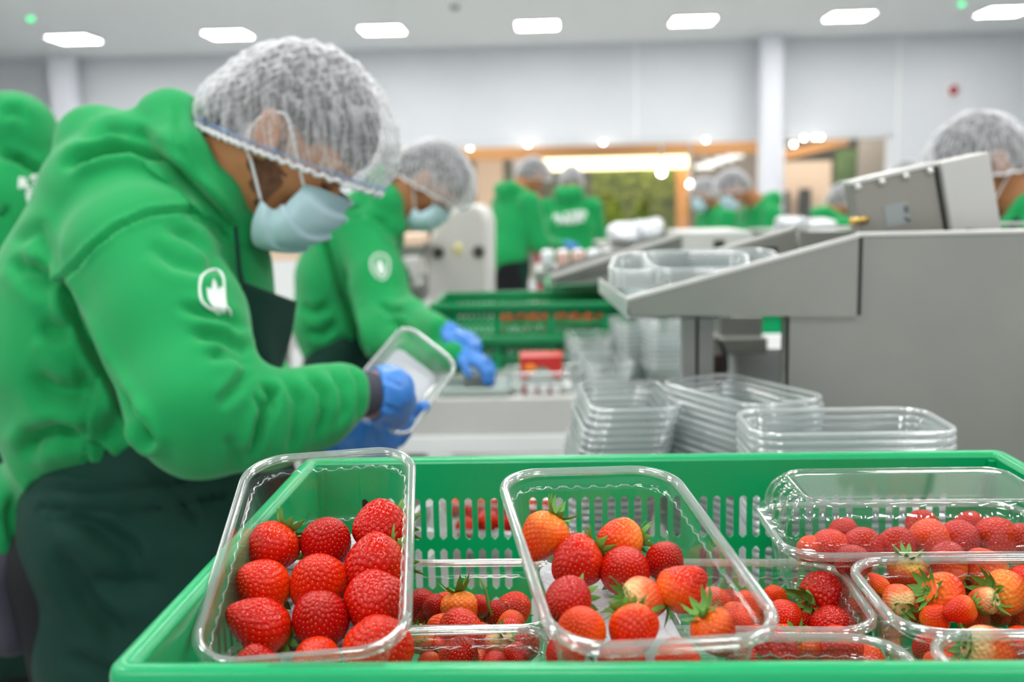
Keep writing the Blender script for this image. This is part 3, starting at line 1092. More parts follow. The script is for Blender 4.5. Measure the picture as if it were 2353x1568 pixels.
berries('P5', -.016, [
    (2086, 1312, 42, 'g', (0, 1, .1), 'yellow-green and orange strawberry standing with its leafy crown up', 0, .004),
    (2178, 1306, 43, 'O', (.5, -.5, -.4), 'orange strawberry right of the one with the upright leafy crown', 1, .004),
    (2266, 1306, 46, 'p', (.5, -.6, .1), 'pale orange strawberry behind green leaves at the right edge', 0, .004),
    (2018, 1344, 26, 'O', (.5, -.6, .0), 'small slim orange strawberry at the left wall of the right edge punnet', 2),
    (2062, 1378, 36, 'p', (.3, -.5, .7), 'orange strawberry with bright green leaves facing the camera', 0),
    (2163, 1372, 52, 'o', (-.75, .35, .3), 'wrinkled red strawberry in the middle of the right edge punnet', 3, .002),
    (2208, 1402, 34, 'o', (.6, .2, 0), 'orange-red strawberry tucked below the wrinkled red one', 1, .004),
    (2262, 1380, 34, 'p', (.5, .0, .5), 'orange strawberry with a pale shoulder beside leaves', 1),
    (2312, 1364, 52, 'O', (-.6, .1, .3), 'big orange strawberry near the right edge of the photo', 4, .002),
    (2352, 1335, 36, 'o', None, 'orange-red strawberry cut by the right edge of the photo', 0, .002),
    (2150, 1420, 34, 'O', None, 'orange strawberry at the near rim of the right edge punnet', 0, -.006)], G5)
G6 = 'strawberries in the corner punnet'
berries('P6', -.012, [
    (2272, 1492, 58, 'p', (-.95, .15, .1), 'big orange strawberry lying with leaves to the left in the bottom corner', 2, .002),
    (2150, 1522, 26, 'p', None, 'small pale strawberry at the bottom corner beside the stalk', 0, -.004),
    (2358, 1512, 36, 'r', None, 'red strawberry cut by the bottom right corner', 0, -.006),
    (2130, 1488, 34, 'd', None, 'dark red strawberry seen through the left wall of the corner punnet', 0, -.01)], G6)
G7 = 'strawberries in the bottom punnet'
berries('P7', -.020, [
    (1775, 1506, 54, 'd', (0, -.4, .6), 'crimson strawberry in the bottom punnet, left of its orange ones', 3),
    (1850, 1488, 44, 'o', (-.6, .6, .2), 'orange-red strawberry in the middle of the bottom punnet', 0),
    (1928, 1492, 50, 'o', None, 'orange-red strawberry at the right of the bottom punnet', 3),
    (1708, 1510, 44, 'r', None, 'red strawberry at the bottom seen through the middle punnet corner', 0)], G7)
G3 = 'strawberries in the far left punnet'
berries('P3', -.030, [
    (968, 1384, 34, 'd', None, 'dark red strawberry peeping out right beside the left tilted punnet', 0),
    (1000, 1394, 28, 'd', None, 'dark glossy strawberry next to the green leaves between the tilted punnets', 3, .002),
    (1056, 1404, 46, 'O', (-.1, .9, -.2), 'orange strawberry with a row of green leaves between the tilted punnets', 4),
    (1104, 1392, 26, 'd', None, 'dark red strawberry below the thin upright stalk', 0, .002),
    (1178, 1432, 30, 'O', None, 'orange strawberry behind the rim near the middle punnet', 0)], G3)
berries('P3b', -.024, [
    (1056, 1508, 46, 'r', (-.4, -.4, -.6), 'red strawberry at the bottom centre between the tilted punnets', 4, .002),
    (965, 1470, 34, 'O', (-.2, .3, .6), 'blurred orange strawberry with pale leaves beside the left tilted punnet', 0),
    (1055, 1448, 50, 'o', None, 'orange-red strawberry seen through the near rim between the tilted punnets', 0, -.004),
    (1148, 1482, 36, 'p', (.3, .7, .3), 'pale orange strawberry with faint leaves, lower right between the tilted punnets', 0),
    (1190, 1512, 36, 'r', None, 'red strawberry at the right wall between the tilted punnets', 1, .002),
    (1138, 1528, 32, 'r', None, 'small red strawberry at the bottom between the tilted punnets', 0, .004),
    (985, 1525, 28, 'O', None, 'small orange strawberry at the bottom beside the left tilted punnet', 0)], 'strawberries in the near left punnet')
FILL = {'P5': (-.034, [(2020, 1372), (2075, 1345), (2130, 1345), (2125, 1400), (2185, 1345), (2225, 1345), (2290, 1400), (2330, 1400), (2235, 1420), (2300, 1335)], 38, 'OoOoOrOoOo', 'right edge punnet'),
        'P6': (-.032, [(2200, 1500), (2240, 1535), (2300, 1535), (2345, 1490), (2170, 1540)], 44, 'OorOo', 'corner punnet'),
        'P7': (-.034, [(1740, 1475), (1800, 1475), (1890, 1520), (1970, 1500), (1820, 1530), (1990, 1530)], 42, 'oOrorO', 'bottom punnet'),
        'P4': (-.036, [(1760, 1410), (1850, 1440), (1950, 1410), (1720, 1430), (1670, 1400)], 40, 'rOoro', 'punnet right of the middle'),
        'P3': (-.040, [(980, 1415), (1020, 1400), (1140, 1410), (1085, 1410), (1180, 1400)], 36, 'roOro', 'far left punnet'),
        'P3b': (-.036, [(1000, 1500), (1100, 1470), (1020, 1455), (1100, 1530), (1170, 1460), (1200, 1480)], 40, 'oOrOor', 'near left punnet')}
for key, (zo, pts_, rp_, kd_, nm_) in FILL.items():
    pts_ = sorted(pts_)
    berries(key, zo, [(x, y, rp_, k_, None, ('orange' if k_ in 'oO' else 'red') + ' strawberry low in the ' + nm_ + ', ' + ORD[i_] + ' from the left') for i_, ((x, y), k_) in enumerate(zip(pts_, kd_))], 'lower strawberries in the ' + nm_)
# thin loose stalk
a, b = at(1105, 1332, .66), at(1122, 1388, .655)
tag(MB().tube([a, (a + b) / 2 + np.array([.001, 0, 0]), b, b + (b - a) * .5], .0011, 6).build('stalk', M_SEPAL, smooth=True), 'thin green stalk standing up between the tilted punnets', 'stalk')
G8 = 'strawberries under the ribbed lid'
pos8 = [(1905, 1258, 44, 'o'), (1985, 1255, 46, 'r'), (2062, 1252, 42, 'r'), (2136, 1240, 48, 'O'), (2210, 1240, 44, 'r'), (2290, 1236, 50, 'o'),
        (1860, 1262, 30, 'O'), (1940, 1222, 34, 'r'), (2120, 1205, 36, 'r'), (2230, 1208, 34, 'r'), (2350, 1240, 40, 'r'), (1960, 1290, 40, 'd'), (2180, 1290, 44, 'd')]
w8 = ['leftmost of the large front row', 'second from left in the front row', 'third from left in the front row', 'fourth from left, orange, in the front row', 'fifth from left in the front row',
      'sixth from left in the front row', 'small one in the left corner', 'behind the front row at the left', 'raised one in the middle behind the front row', 'right of the raised one behind the front row',
      'at the photo edge', 'low down at the left near the rim', 'low down in the middle near the rim']
berries('P8', -.012, [(x, y, r, k, None, ('orange' if k in 'oO' else 'red') + ' strawberry under the ribbed lid, ' + w_, 0) for (x, y, r, k), w_ in zip(pos8, w8)], G8)

# ---- punnets and berries standing behind the crate, seen through its slots
yb = 1.50
pb = atz(1105, 1190, Z_T + .06)
bp_ = punnet('clear punnet of strawberries seen through the crate slots between the tilted punnets', (pb[0], pb[1], Z_T + .0605), (0, 0, R_(80)))
LP['B'] = Matrix.Translation((pb[0], pb[1], Z_T + .0605)) @ Euler((0, 0, R_(80))).to_matrix().to_4x4()
berries('B', -.018, [(1045, 1165, 24, 'O', None, 'orange strawberry behind the crate slots, leftmost'), (1080, 1180, 26, 'r', None, 'red strawberry behind the crate slots, second from left'),
                     (1112, 1162, 25, 'O', (0, 1, 0), 'orange strawberry behind the crate slots, upper middle'), (1120, 1200, 25, 'o', None, 'orange strawberry behind the crate slots, lower middle'),
                     (1150, 1170, 24, 'r', None, 'red strawberry behind the crate slots, second from right'), (1070, 1215, 24, 'r', None, 'red strawberry behind the crate slots, low one'), (1165, 1205, 22, 'r', None, 'red strawberry behind the crate slots, rightmost')], 'strawberries behind the crate slots')
pb = atz(1215, 1165, Z_T + .06)
punnet('clear punnet behind the crate slots left of the clear stacks', (pb[0], pb[1] + .1, Z_T + .0605), (0, 0, R_(86)))
LP['B2'] = Matrix.Translation((pb[0], pb[1] + .1, Z_T + .0605)) @ Euler((0, 0, R_(86))).to_matrix().to_4x4()
berries('B2', -.014, [(1235, 1160, 22, 'r', None, 'red strawberry behind the slots by the middle punnet, left one'), (1210, 1170, 22, 'O', None, 'orange strawberry behind the slots by the middle punnet'),
                      (1262, 1172, 22, 'r', None, 'red strawberry behind the slots by the middle punnet, right one')], 'strawberries in the second punnet behind the slots')


# ================================================================= STACKS OF EMPTY PUNNETS
def stack(base, n, step, rot, lab, grp, lean=(0, 0), jit=.0008, kind='S', tilt=(0, 0)):
    """n nested punnets standing on the table; lean = drift per punnet"""
    for k in range(n):
        z = base[2] + .0605 + k * step
        j = random.Random(k * 7 + int(base[0] * 1000))
        m = n - 1 - k
        lb = (ORD[m] + ' clear punnet from the top, ' + lab) if m else 'topmost clear punnet, ' + lab
        punnet(lb, (base[0] + lean[0] * k + j.uniform(-jit, jit), base[1] + lean[1] * k + j.uniform(-jit, jit), z), (tilt[0], tilt[1], rot + j.uniform(-.01, .01)), kind, grp)


def stlab(where):
    return 'stack ' + where


tp = at(1940, 953, 1.03)
stack((tp[0], 1.035, Z_T), int((tp[2] - Z_T - .06) / .0085) + 1, .0085, R_(90), stlab('right behind the green crate'), 'nested punnets right behind the crate')
tp = at(1430, 900, 1.34)
n = int((tp[2] - Z_T - .06) / .0095) + 1
stack((tp[0] - .034, 1.36, Z_T), n, .0095, R_(4), stlab('leaning right, left of two blurred ones'), 'nested punnets in the left leaning stack', lean=(.0022, 0), jit=.002)
tp = at(1668, 895, 1.28)
n = int((tp[2] - Z_T - .06) / .0095) + 1
stack((tp[0] + .01, 1.29, Z_T), n, .0095, R_(28), stlab('before the machine, beside the leaning stack'), 'nested punnets before the machine', lean=(.0006, 0), jit=.0025)
# far stacks on the second table
for (px, pt, Y, rt, where) in ((1350, 770, 2.81, 5, 'right of the red pack'), (1392, 826, 2.60, 6, 'low at the packing table front'), (1455, 735, 2.80, 4, 'tall, farther left of the posts'), (1523, 728, 2.70, 4, 'tall, touching the steel posts')):
    tp = at(px, pt, Y)
    n = min(18, max(2, int((tp[2] - Z_T - .06) / .012) + 1))
    stack((tp[0], Y, Z_T), n, (tp[2] - Z_T - .06) / max(1, n - 1), R_(rt), stlab(where), 'nested punnets, ' + where, jit=.003)

# ================================================================= STEEL MACHINE
def seg(px0, py0, px1, py1, Y):
    return at(px0, py0, Y), at(px1, py1, Y)


YM = 1.36
mt = thing('sorting_machine', 'large grey steel machine with a sloping chute at the right, above the clear stacks', 'machine', (.7, 1.6, Z_T))
mo = np.array([.7, 1.6, Z_T])
mx0 = at(1806, 900, YM)[0]
mxs = at(1978, 560, YM)[0]
zt_m = at(2150, 541, YM)[2]
zb_c = at(1700, 727, YM)[2]
mb = MB()
mb.box(np.array((mx0, YM, 0 + Z_T)) - mo, np.array((1.15, YM + .003, zb_c)) - mo)
mb.box(np.array((mxs, YM, zb_c)) - mo, np.array((1.15, YM + .003, zt_m)) - mo)
mb.box(np.array((mx0, YM, Z_T)) - mo, np.array((mx0 + .003, YM + .035, zb_c)) - mo)
mb.box(np.array((mx0, YM + .032, Z_T)) - mo, np.array((mx0 + .24, YM + .035, zb_c)) - mo)
mb.box(np.array((mx0 + .237, YM + .03, Z_T)) - mo, np.array((mx0 + .24, YM + .55, zb_c)) - mo)
mb.box(np.array((1.147, YM, Z_T)) - mo, np.array((1.15, YM + .55, zt_m)) - mo)
mb.box(np.array((mx0 + .237, YM + .547, Z_T)) - mo, np.array((1.15, YM + .55, zt_m - .03)) - mo)
mb.build('housing', M_STEEL, mt)
M_STEELE = pmat('worn bright steel edge', lin(226, 226, 222), .3, metal=.35)  # lighter steel for edges, lips, flange and bolts
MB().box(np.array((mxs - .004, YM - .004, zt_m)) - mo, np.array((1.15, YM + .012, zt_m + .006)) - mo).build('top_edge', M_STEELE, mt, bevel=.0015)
MB().box(np.array((mxs, YM + .33, zt_m - .10)) - mo, np.array((1.15, YM + .333, zt_m - .004)) - mo).build('inner_wall', M_STEEL, mt)
# chute: near side plate, far side plate, sloping floor, bright folded edges
y0, y1 = YM - .012, YM + .335
tipN, topN = at(1441, 692, y0), at(1976, 545, y0)
botN, botR = at(1441, 725, y0), at(1974, 728, y0)
zoff = {}
for nm, yy in (('chute_side_near', y0), ('chute_side_far', y1)):
    q = [np.array((v[0], yy, v[2])) - mo for v in (botN, botR, topN, tipN)]
    MB().prism(q, (0, .003, 0)).build('chute_side', M_STEEL, mt)
mb = MB()
for yy in (y0, y1):
    mb.prism([np.array((tipN[0], yy - .003, tipN[2])) - mo, np.array((topN[0], yy - .003, topN[2])) - mo, np.array((topN[0], yy - .003, topN[2] + .005)) - mo, np.array((tipN[0], yy - .003, tipN[2] + .005)) - mo], (0, .011, 0))
mb.box(np.array((topN[0] - .004, y1 - .003, topN[2])) - mo, np.array((1.15, y1 + .008, topN[2] + .005)) - mo)
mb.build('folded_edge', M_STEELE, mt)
MB().prism([np.array((botN[0], y0 + .003, botN[2] + .004)) - mo, np.array((botR[0], y0 + .003, botR[2] + .022)) - mo, np.array((botR[0], y0 + .003, botR[2] + .026)) - mo, np.array((botN[0], y0 + .003, botN[2] + .008)) - mo], (0, y1 - y0 - .003, 0)).build('chute_floor', M_STEELL, mt)
# end lip at the tip, folded down towards the camera side
lipL = at(1388, 655, y1 - .01)
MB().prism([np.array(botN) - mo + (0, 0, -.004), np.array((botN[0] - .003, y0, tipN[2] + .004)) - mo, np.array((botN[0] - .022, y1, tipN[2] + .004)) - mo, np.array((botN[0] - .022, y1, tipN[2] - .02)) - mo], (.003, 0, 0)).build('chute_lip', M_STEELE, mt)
MB().box(np.array((mxs - .006, y0 - .001, zb_c)) - mo, np.array((mxs - .001, y0 + .02, zt_m)) - mo).build('seam', M_DARK, mt)
MB().box(np.array((mx0 + .02, y1 - .004, zt_m - .05)) - mo, np.array((mx0 + .06, y1 - .001, zt_m - .028)) - mo).build('outlet', M_DARK, mt)
# posts below the chute
for a_, b_ in ((1567, 1599), (1606, 1640)):
    p, q = seg(a_, 800, b_, 800, 1.52)
    MB().box(np.array((p[0], 1.52, Z_T)) - mo, np.array((q[0], 1.54, zb_c + .02)) - mo).build('post', M_STEELL, mt, bevel=.001)
p = at(1603, 800, 1.53)
MB().box(np.array((p[0] - .003, 1.528, Z_T)) - mo, np.array((p[0] + .003, 1.536, zb_c + .02)) - mo).build('post_gap', M_DARK, mt)
# empty punnets lying in the chute
for k, (px, py, rz) in enumerate(((1560, 618, 80), (1640, 612, 95))):
    p = at(px, py, 1.53)
    for q in range(4):
        punnet(ORD[3 - q] + ' punnet from the top in the chute pile ' + ('near its tip' if k == 0 else 'far from its tip'), (p[0], 1.53, p[2] + .012 - (3 - q) * .007), (0, R_(-10), R_(rz)), 'S', 'punnets in the chute')
# control box on top, leaning
cb = thing('control_box', 'tilted grey steel control box on top of the machine in front of the right worker', 'control box', (0, 0, 0))
yb_ = 1.47
c0 = at(1990, 545, yb_)
cb.location = (c0[0], yb_, c0[2] - .03)
cb.rotation_euler = (0, R_(-11.5), 0)
s_ = yb_ / FPX
Wl, Wr, Hh = 182 * s_, 116 * s_, (135 * s_) + .022
MB().box((0, 0, 0), (Wl, .045, Hh)).build('box_body', pmat('control box steel', lin(158, 156, 148), .42, metal=.5, noise=(5, .95, 1.04)), cb, bevel=.002)
MB().box((Wl + .006, -.012, -.002), (Wl + Wr, .05, Hh + .003)).build('box_door', M_STEELL, cb, bevel=.002)
MB().box((Wl, .004, 0), (Wl + .007, .04, Hh - .002)).build('door_gap', M_DARK, cb)
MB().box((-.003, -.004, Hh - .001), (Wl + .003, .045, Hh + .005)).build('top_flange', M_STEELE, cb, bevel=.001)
for k in range(4):
    MB().ball((.006 + k * (Wl - .01) / 3.1, -.005, Hh - .006), (.005, .005, .005), 10, 6).build('bolt', M_STEELE, cb, smooth=True)
mb = MB()
mb.tube([(-.014, -.004, Hh * .52), (.012, -.004, Hh * .50)], .0055, 10)
M_BRASS = pmat('brass', lin(205, 172, 98), .35, metal=.8)
mb.build('brass_gland', M_BRASS, cb, smooth=True)
M_STICK = pmat('faded sticker', lin(160, 168, 168), .5)
MB().box((Wl * .32, -.0012, Hh * .34), (Wl * .62, 0, Hh * .62)).build('sticker', M_STICK, cb)
mb = MB()
mb.ball((Wl * .585, -.002, Hh * .52), (.0035, .001, .006), 8, 6)
mb.tube([(Wl * .55, -.002, Hh * .42), (Wl * .60, -.002, Hh * .36)], .002, 6)
mb.build('sticker_mark', pmat('grey ink', lin(105, 110, 112), .6), cb, smooth=True)
p = at(2240, 538, yb_ - .02)
tag(MB().tube([(p[0] - .03, p[1], p[2] - .006), (p[0] - .01, p[1], p[2] + .003), (p[0] + .02, p[1], p[2]), (p[0] + .04, p[1], p[2] - .006)], .005, 8).build('cable', M_BLACK, smooth=True), 'short black cable lying at the foot of the tilted control box', 'cable')

# things under the chute, right of the posts


def bx3(name, px0, py0, px1, py1, Y, dep, mat, parent=None, bevel=.003):
    a, b = at(px0, py0, Y), at(px1, py1, Y)
    o = MB().box((a[0], Y, b[2]), (b[0], Y + dep, a[2])).build(name, mat, bevel=bevel)
    if parent is not None:
        o.parent = parent
        o.matrix_parent_inverse = Matrix.Translation(-Vector(parent.location))
    return o


t = thing('motor_unit', 'small grey drive unit with a shelf and hanging cable under the chute', 'motor', (at(1700, 800, 2.0)[0], 2.0, Z_T))
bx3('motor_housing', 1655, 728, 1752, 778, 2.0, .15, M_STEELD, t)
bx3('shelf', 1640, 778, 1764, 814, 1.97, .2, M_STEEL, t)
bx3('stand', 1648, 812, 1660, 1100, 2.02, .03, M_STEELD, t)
M_BROWN = pmat('dark brown casing', lin(52, 36, 32), .6)
bx3('motor_base', 1641, 816, 1672, 884, 1.95, .1, M_BROWN, t)
pts = [at(x, y, 1.93) for x, y in ((1642, 778), (1658, 790), (1668, 820), (1670, 850), (1655, 880), (1642, 890))]
o = MB().tube(pts, .0045, 7).build('cable', M_BLACK, smooth=True)
o.parent = t
o.matrix_parent_inverse = Matrix.Translation(-Vector(t.location))
M_TUB = clear_mat('milky plastic', .8, .95, .9, rough=.3, power=1.5)
a, b = at(1672, 826, 2.05), at(1835, 1100, 2.05)
V, F = loft(.13, .10, .03, [(.0, 0, 0), (.004, .004, 0), (.006, .0, 0), (.012, -.18, 0), (.02, -.186, 0)], 6, 4)
o = mesh_obj('storage_tub', V, F, M_WHITEP)
o.location = (a[0] + .13, 2.15, Z_T + .186)
o.scale = (1, 1, 1.0)
tag(o, 'white plastic tub standing under the chute left of the steel housing', 'tub')

# ================================================================= SECOND STATION
YC = 2.93
cl = at(985, 700, YC)
zr = (cl[2] - Z_T) / 2
ROW2 = [(.012, .032), (.042, .070)]
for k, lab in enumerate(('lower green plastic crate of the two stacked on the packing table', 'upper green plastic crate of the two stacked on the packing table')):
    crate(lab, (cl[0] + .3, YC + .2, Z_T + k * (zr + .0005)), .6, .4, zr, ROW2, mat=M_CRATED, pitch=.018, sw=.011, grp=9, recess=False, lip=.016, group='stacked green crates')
p = at(1252, 655, 3.4)
crate('green plastic crate farther back, rim just above the stacked crates', (p[0] + .3, 3.6, Z_T), .6, .4, p[2] - Z_T, [(.03, .08), (.1, .15)], mat=M_CRATE, pitch=.02, sw=.012, grp=8, recess=False)
p = at(1745, 728, 2.55)
crate('green plastic crate seen under the chute beside the steel housing', (p[0] + .2, 2.75, Z_T), .4, .3, p[2] - Z_T + .03, [(.03, .07), (.10, .125)], mat=M_CRATE, pitch=.018, sw=.011, grp=9, recess=False)
for k in range(16):
    px = 1150 + k * 15.5
    py = 735 if k % 2 else 772
    d = ray(px, py)
    berry(at(px, py, YC + .06 + .02 * (k % 3)), .022, 'oOro'[k % 4], None, ORD[k] + ' strawberry from the left behind the slots of the upper stacked crate', 'strawberries in the stacked crates', 0, d)
# tubs and packs
p = at(1100, 882, 2.62)
t = thing('round_tub', 'round clear tub with a white lid under the blue glove', 'tub', (p[0], p[1], Z_T))
rt_ = 38 * 2.62 / FPX
prof = [(rt_ * .78, 0), (rt_ * .94, .045)]
mb = MB()
mb.tube([(0, 0, 0), (0, 0, .001), (0, 0, .044), (0, 0, .045)], [rt_ * .7, rt_ * .78, rt_ * .92, rt_ * .93], 28)
mb.build('tub_body', M_TUB, t, smooth=True)
mb = MB()
mb.tube([(0, 0, .045), (0, 0, .046), (0, 0, .054), (0, 0, .055)], [rt_ * .9, rt_, rt_, rt_ * .94], 28)
mb.build('tub_lid', M_WHITEP, t, smooth=True)
p0, p1 = at(1005, 905, 2.56), at(1180, 905, 2.56)
V, F = loft((p1[0] - p0[0]) / 2, .07, .015, [(0, .022, 0), (.003, .024, 0), (.006, .022, 0), (.012, .003, 0), (.018, 0, 0)], 6, 4)
M_PALEG = pmat('pale green white plastic', lin(212, 228, 224), .5)
o = mesh_obj('tray', V, F, M_PALEG)
o.location = ((p0[0] + p1[0]) / 2, 2.585, Z_T)
tag(o, 'flat pale tray at the front of the packing table, left', 'tray')
# red labelled pack
p = at(1245, 880, 2.62)
t = thing('strawberry_pack', 'clear pack with a red printed top standing before the stacked crates', 'pack', (p[0], 2.60, Z_T))
s_ = 2.62 / FPX
w_, h_ = 50 * s_, 84 * s_
V, F = loft(w_, .05, .012, [(0, h_, 0), (.004, h_ * .6, 0), (.008, .002, 0), (.014, 0, 0)], 6, 4)
mesh_obj('pack_body', V, F, M_CLEARS, t)
M_REDL = pmat('red printed film', lin(196, 48, 44), .4)
mb = MB()
ring = []
for a_ in np.linspace(0, math.pi, 13):
    ring.append((math.cos(a_) * w_ * .52, math.sin(a_) * h_ * .34 + h_ * .42))
out_ = [(w_ * .96, h_ * .42), (w_ * .96, h_), (-w_ * .96, h_), (-w_ * .96, h_ * .42)]
V = []
Fc = []
n_ = len(ring)
for (x, z) in ring:
    V.append((x, -.052, z))
for i, a_ in enumerate(np.linspace(0, math.pi, 13)):
    cx_, cz_ = math.cos(a_), math.sin(a_)
    k_ = min(w_ * .96 / max(abs(cx_), 1e-3), (h_ * .58) / max(cz_, 1e-3))
    V.append((cx_ * k_, -.052, cz_ * k_ + h_ * .42))
for i in range(n_ - 1):
    Fc.append((i, i + 1, n_ + i + 1, n_ + i))
mb.add(V, Fc)
mb.box((-w_ * .9, -.054, .004), (w_ * .9, -.051, h_ * .22))
mb.box((-w_ * .98, -.052, h_), (w_ * .98, .05, h_ + .002))
mb.build('label_film', M_REDL, t)
mb = MB()
mb.ball((-w_ * .5, -.055, h_ * .72), (w_ * .28, .003, h_ * .12), 10, 6)
mb.build('printed_fruit', MB_OR, t, smooth=True)
punnet('clear punnet with white topped pots at the front edge of the packing table', (at(1250, 890, 2.585)[0], 2.585, Z_T + .0605), (0, 0, R_(90)), 'S')
for k, px in enumerate((1222, 1250, 1278)):
    p = at(px, 903, 2.55)
    t = thing('small_pot', ['left', 'middle', 'right'][k] + ' one of three small white pots below the red pack', 'pot', (p[0], 2.545, Z_T), None, 'three small white pots')
    MB().tube([(0, 0, 0), (0, 0, .001), (0, 0, .02), (0, 0, .021)], [.008, .01, .014, .0138], 16).build('pot_body', M_WHITEP, t, smooth=True)
    MB().tube([(0, 0, .021), (0, 0, .0215), (0, 0, .024), (0, 0, .0245)], [.0135, .015, .015, .0135], 16).build('pot_lid', M_WHITEP, t, smooth=True)

# second machine behind: a chute and a hopper
t2 = thing('sorting_machine', 'farther steel machine with a sloping chute, left of the large one', 'machine', (.3, 3.0, Z_T))
mo2 = np.array([.3, 3.0, Z_T])
YA = 2.98
A, B_, Cc, D_ = at(1264, 641, YA), at(1567, 543, YA), at(1567, 652, YA), at(1264, 652, YA)
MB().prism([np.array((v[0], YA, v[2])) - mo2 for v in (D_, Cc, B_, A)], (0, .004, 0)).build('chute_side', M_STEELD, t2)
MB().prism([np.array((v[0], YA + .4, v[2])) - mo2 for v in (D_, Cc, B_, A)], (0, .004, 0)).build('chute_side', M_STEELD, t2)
MB().prism([np.array((A[0], YA - .006, A[2])) - mo2, np.array((B_[0], YA - .006, B_[2])) - mo2, np.array((B_[0], YA - .006, B_[2] + .012)) - mo2, np.array((A[0], YA - .006, A[2] + .012)) - mo2], (0, .02, 0)).build('folded_edge', M_STEELE, t2)
a, b = at(1567, 535, YA), at(1728, 720, YA)
MB().box(np.array((a[0], YA, Z_T)) - mo2, np.array((b[0], YA + .4, a[2])) - mo2).build('housing', M_STEELL, t2, bevel=.004)
a, b = at(1640, 552, YA), at(1665, 580, YA)
MB().box(np.array((a[0], YA - .004, b[2])) - mo2, np.array((b[0], YA, a[2])) - mo2).build('opening', M_DARK, t2)
MB().prism([np.array((A[0], YA, A[2] - .02)) - mo2, np.array((B_[0], YA, B_[2] - .05)) - mo2, np.array((B_[0], YA, B_[2] - .045)) - mo2, np.array((A[0], YA, A[2] - .015)) - mo2], (0, .4, 0)).build('chute_floor', M_STEELL, t2)
# white bags / filled packs beyond
M_FILM = pmat('white crumpled film', lin(232, 236, 240), .35, bump=(14, 1.0, .05))


def lumpy(name, px0, py0, px1, py1, Y, dep, seed, mat, lab, cat, pts=None):
    """crumpled sack standing at Y"""
    a, b = at(px0, py0, Y), at(px1, py1, Y)
    r = np.random.default_rng(seed)
    mb = MB()
    mb.ball((0, 0, 0), 1, 28, 18)
    V = np.vstack(mb.v)
    for _ in range(7):
        k = r.normal(size=3) * 2.4
        V = V * (1 + .07 * np.sin(V @ k + r.uniform(0, 6)))[:, None]
    V = np.sign(V) * np.abs(V) ** .75
    V = V * np.array([(b[0] - a[0]) / 2, dep / 2, (a[2] - b[2]) / 2]) + np.array([(a[0] + b[0]) / 2, Y + dep / 2, (a[2] + b[2]) / 2])
    o = mesh_obj(name, V, mb.f, mat)
    return tag(o, lab, cat)


zc_ = Z_T + .30
lumpy('plastic_bag', 1400, 512, 1475, 566, 4.8, .3, 3, M_FILM, 'white crumpled plastic bag beyond the farther chute, left one', 'bag')
lumpy('plastic_bag', 1462, 503, 1535, 566, 4.85, .3, 4, M_FILM, 'white crumpled plastic bag beyond the farther chute, right one', 'bag')
lumpy('plastic_bag', 1802, 500, 1862, 536, 5.0, .3, 5, M_FILM, 'white plastic bag right of the column, left one', 'bag')
lumpy('plastic_bag', 1868, 505, 1935, 540, 5.1, .3, 6, M_FILM, 'white plastic bag right of the column, right one', 'bag')
# tables far back that carry them
for (px0, px1, py, Y, lab) in ((1380, 1600, 566, 4.7, 'far steel table under the white bags left of the column'), (1790, 1990, 536, 4.9, 'far steel table under the white bags right of the column')):
    a, b = at(px0, py, Y), at(px1, py, Y)
    t = thing('side_table', lab, 'table', ((a[0] + b[0]) / 2, Y + .4, 0))
    hw = (b[0] - a[0]) / 2
    MB().box((-hw, -.4, a[2] - .05), (hw, .4, a[2])).build('tabletop', M_STEEL, t, bevel=.004)
    for sx in (-1, 1):
        for sy in (-1, 1):
            MB().box((sx * (hw - .05) - .02, sy * .35 - .02, 0), (sx * (hw - .05) + .02, sy * .35 + .02, a[2] - .05)).build('leg', M_STEEL, t)
# trays of film wrapped packs in front of the worker seen from behind
p = at(1240, 640, 3.95)
p2_ = at(1425, 600, 3.95)
zt2 = at(1300, 622, 3.95)[2]
t = thing('side_table', 'far steel table carrying white film wrapped packs below the worker seen from behind', 'table', ((p[0] + p2_[0]) / 2, 4.2, 0))
hw = (p2_[0] - p[0]) / 2 + .02
MB().box((-hw, -.25, zt2 - .05), (hw, .25, zt2)).build('tabletop', M_STEEL, t, bevel=.004)
for sx in (-1, 1):
    for sy in (-1, 1):
        MB().box((sx * (hw - .05) - .02, sy * .2 - .02, 0), (sx * (hw - .05) + .02, sy * .2 + .02, zt2 - .05)).build('leg', M_STEEL, t)
M_PINK = pmat('pink printed film', lin(232, 186, 180), .4)
for k in range(5):
    px = 1258 + k * 36
    p = at(px, 600, 4.05)
    t = thing('wrapped_pack', ['leftmost', 'second from left', 'middle', 'second from right', 'rightmost'][k] + ' of five white film wrapped packs below the worker seen from behind', 'pack', (p[0], 4.1, zt2), None, 'white wrapped packs')
    V, F = loft(.026, .09, .01, [(.004, .07, 0), (0, .06, 0), (0, .005, 0), (.004, 0, 0)], 5, 4)
    V2, F2 = loft(.026, .09, .01, [(.004, .07, 0), (.01, .073, 0)], 5, 4)
    mesh_obj('pack_body', V, F, M_PINK if k in (1, 2) else M_FILM, t)
    mesh_obj('film_top', V2, F2, M_FILM, t)

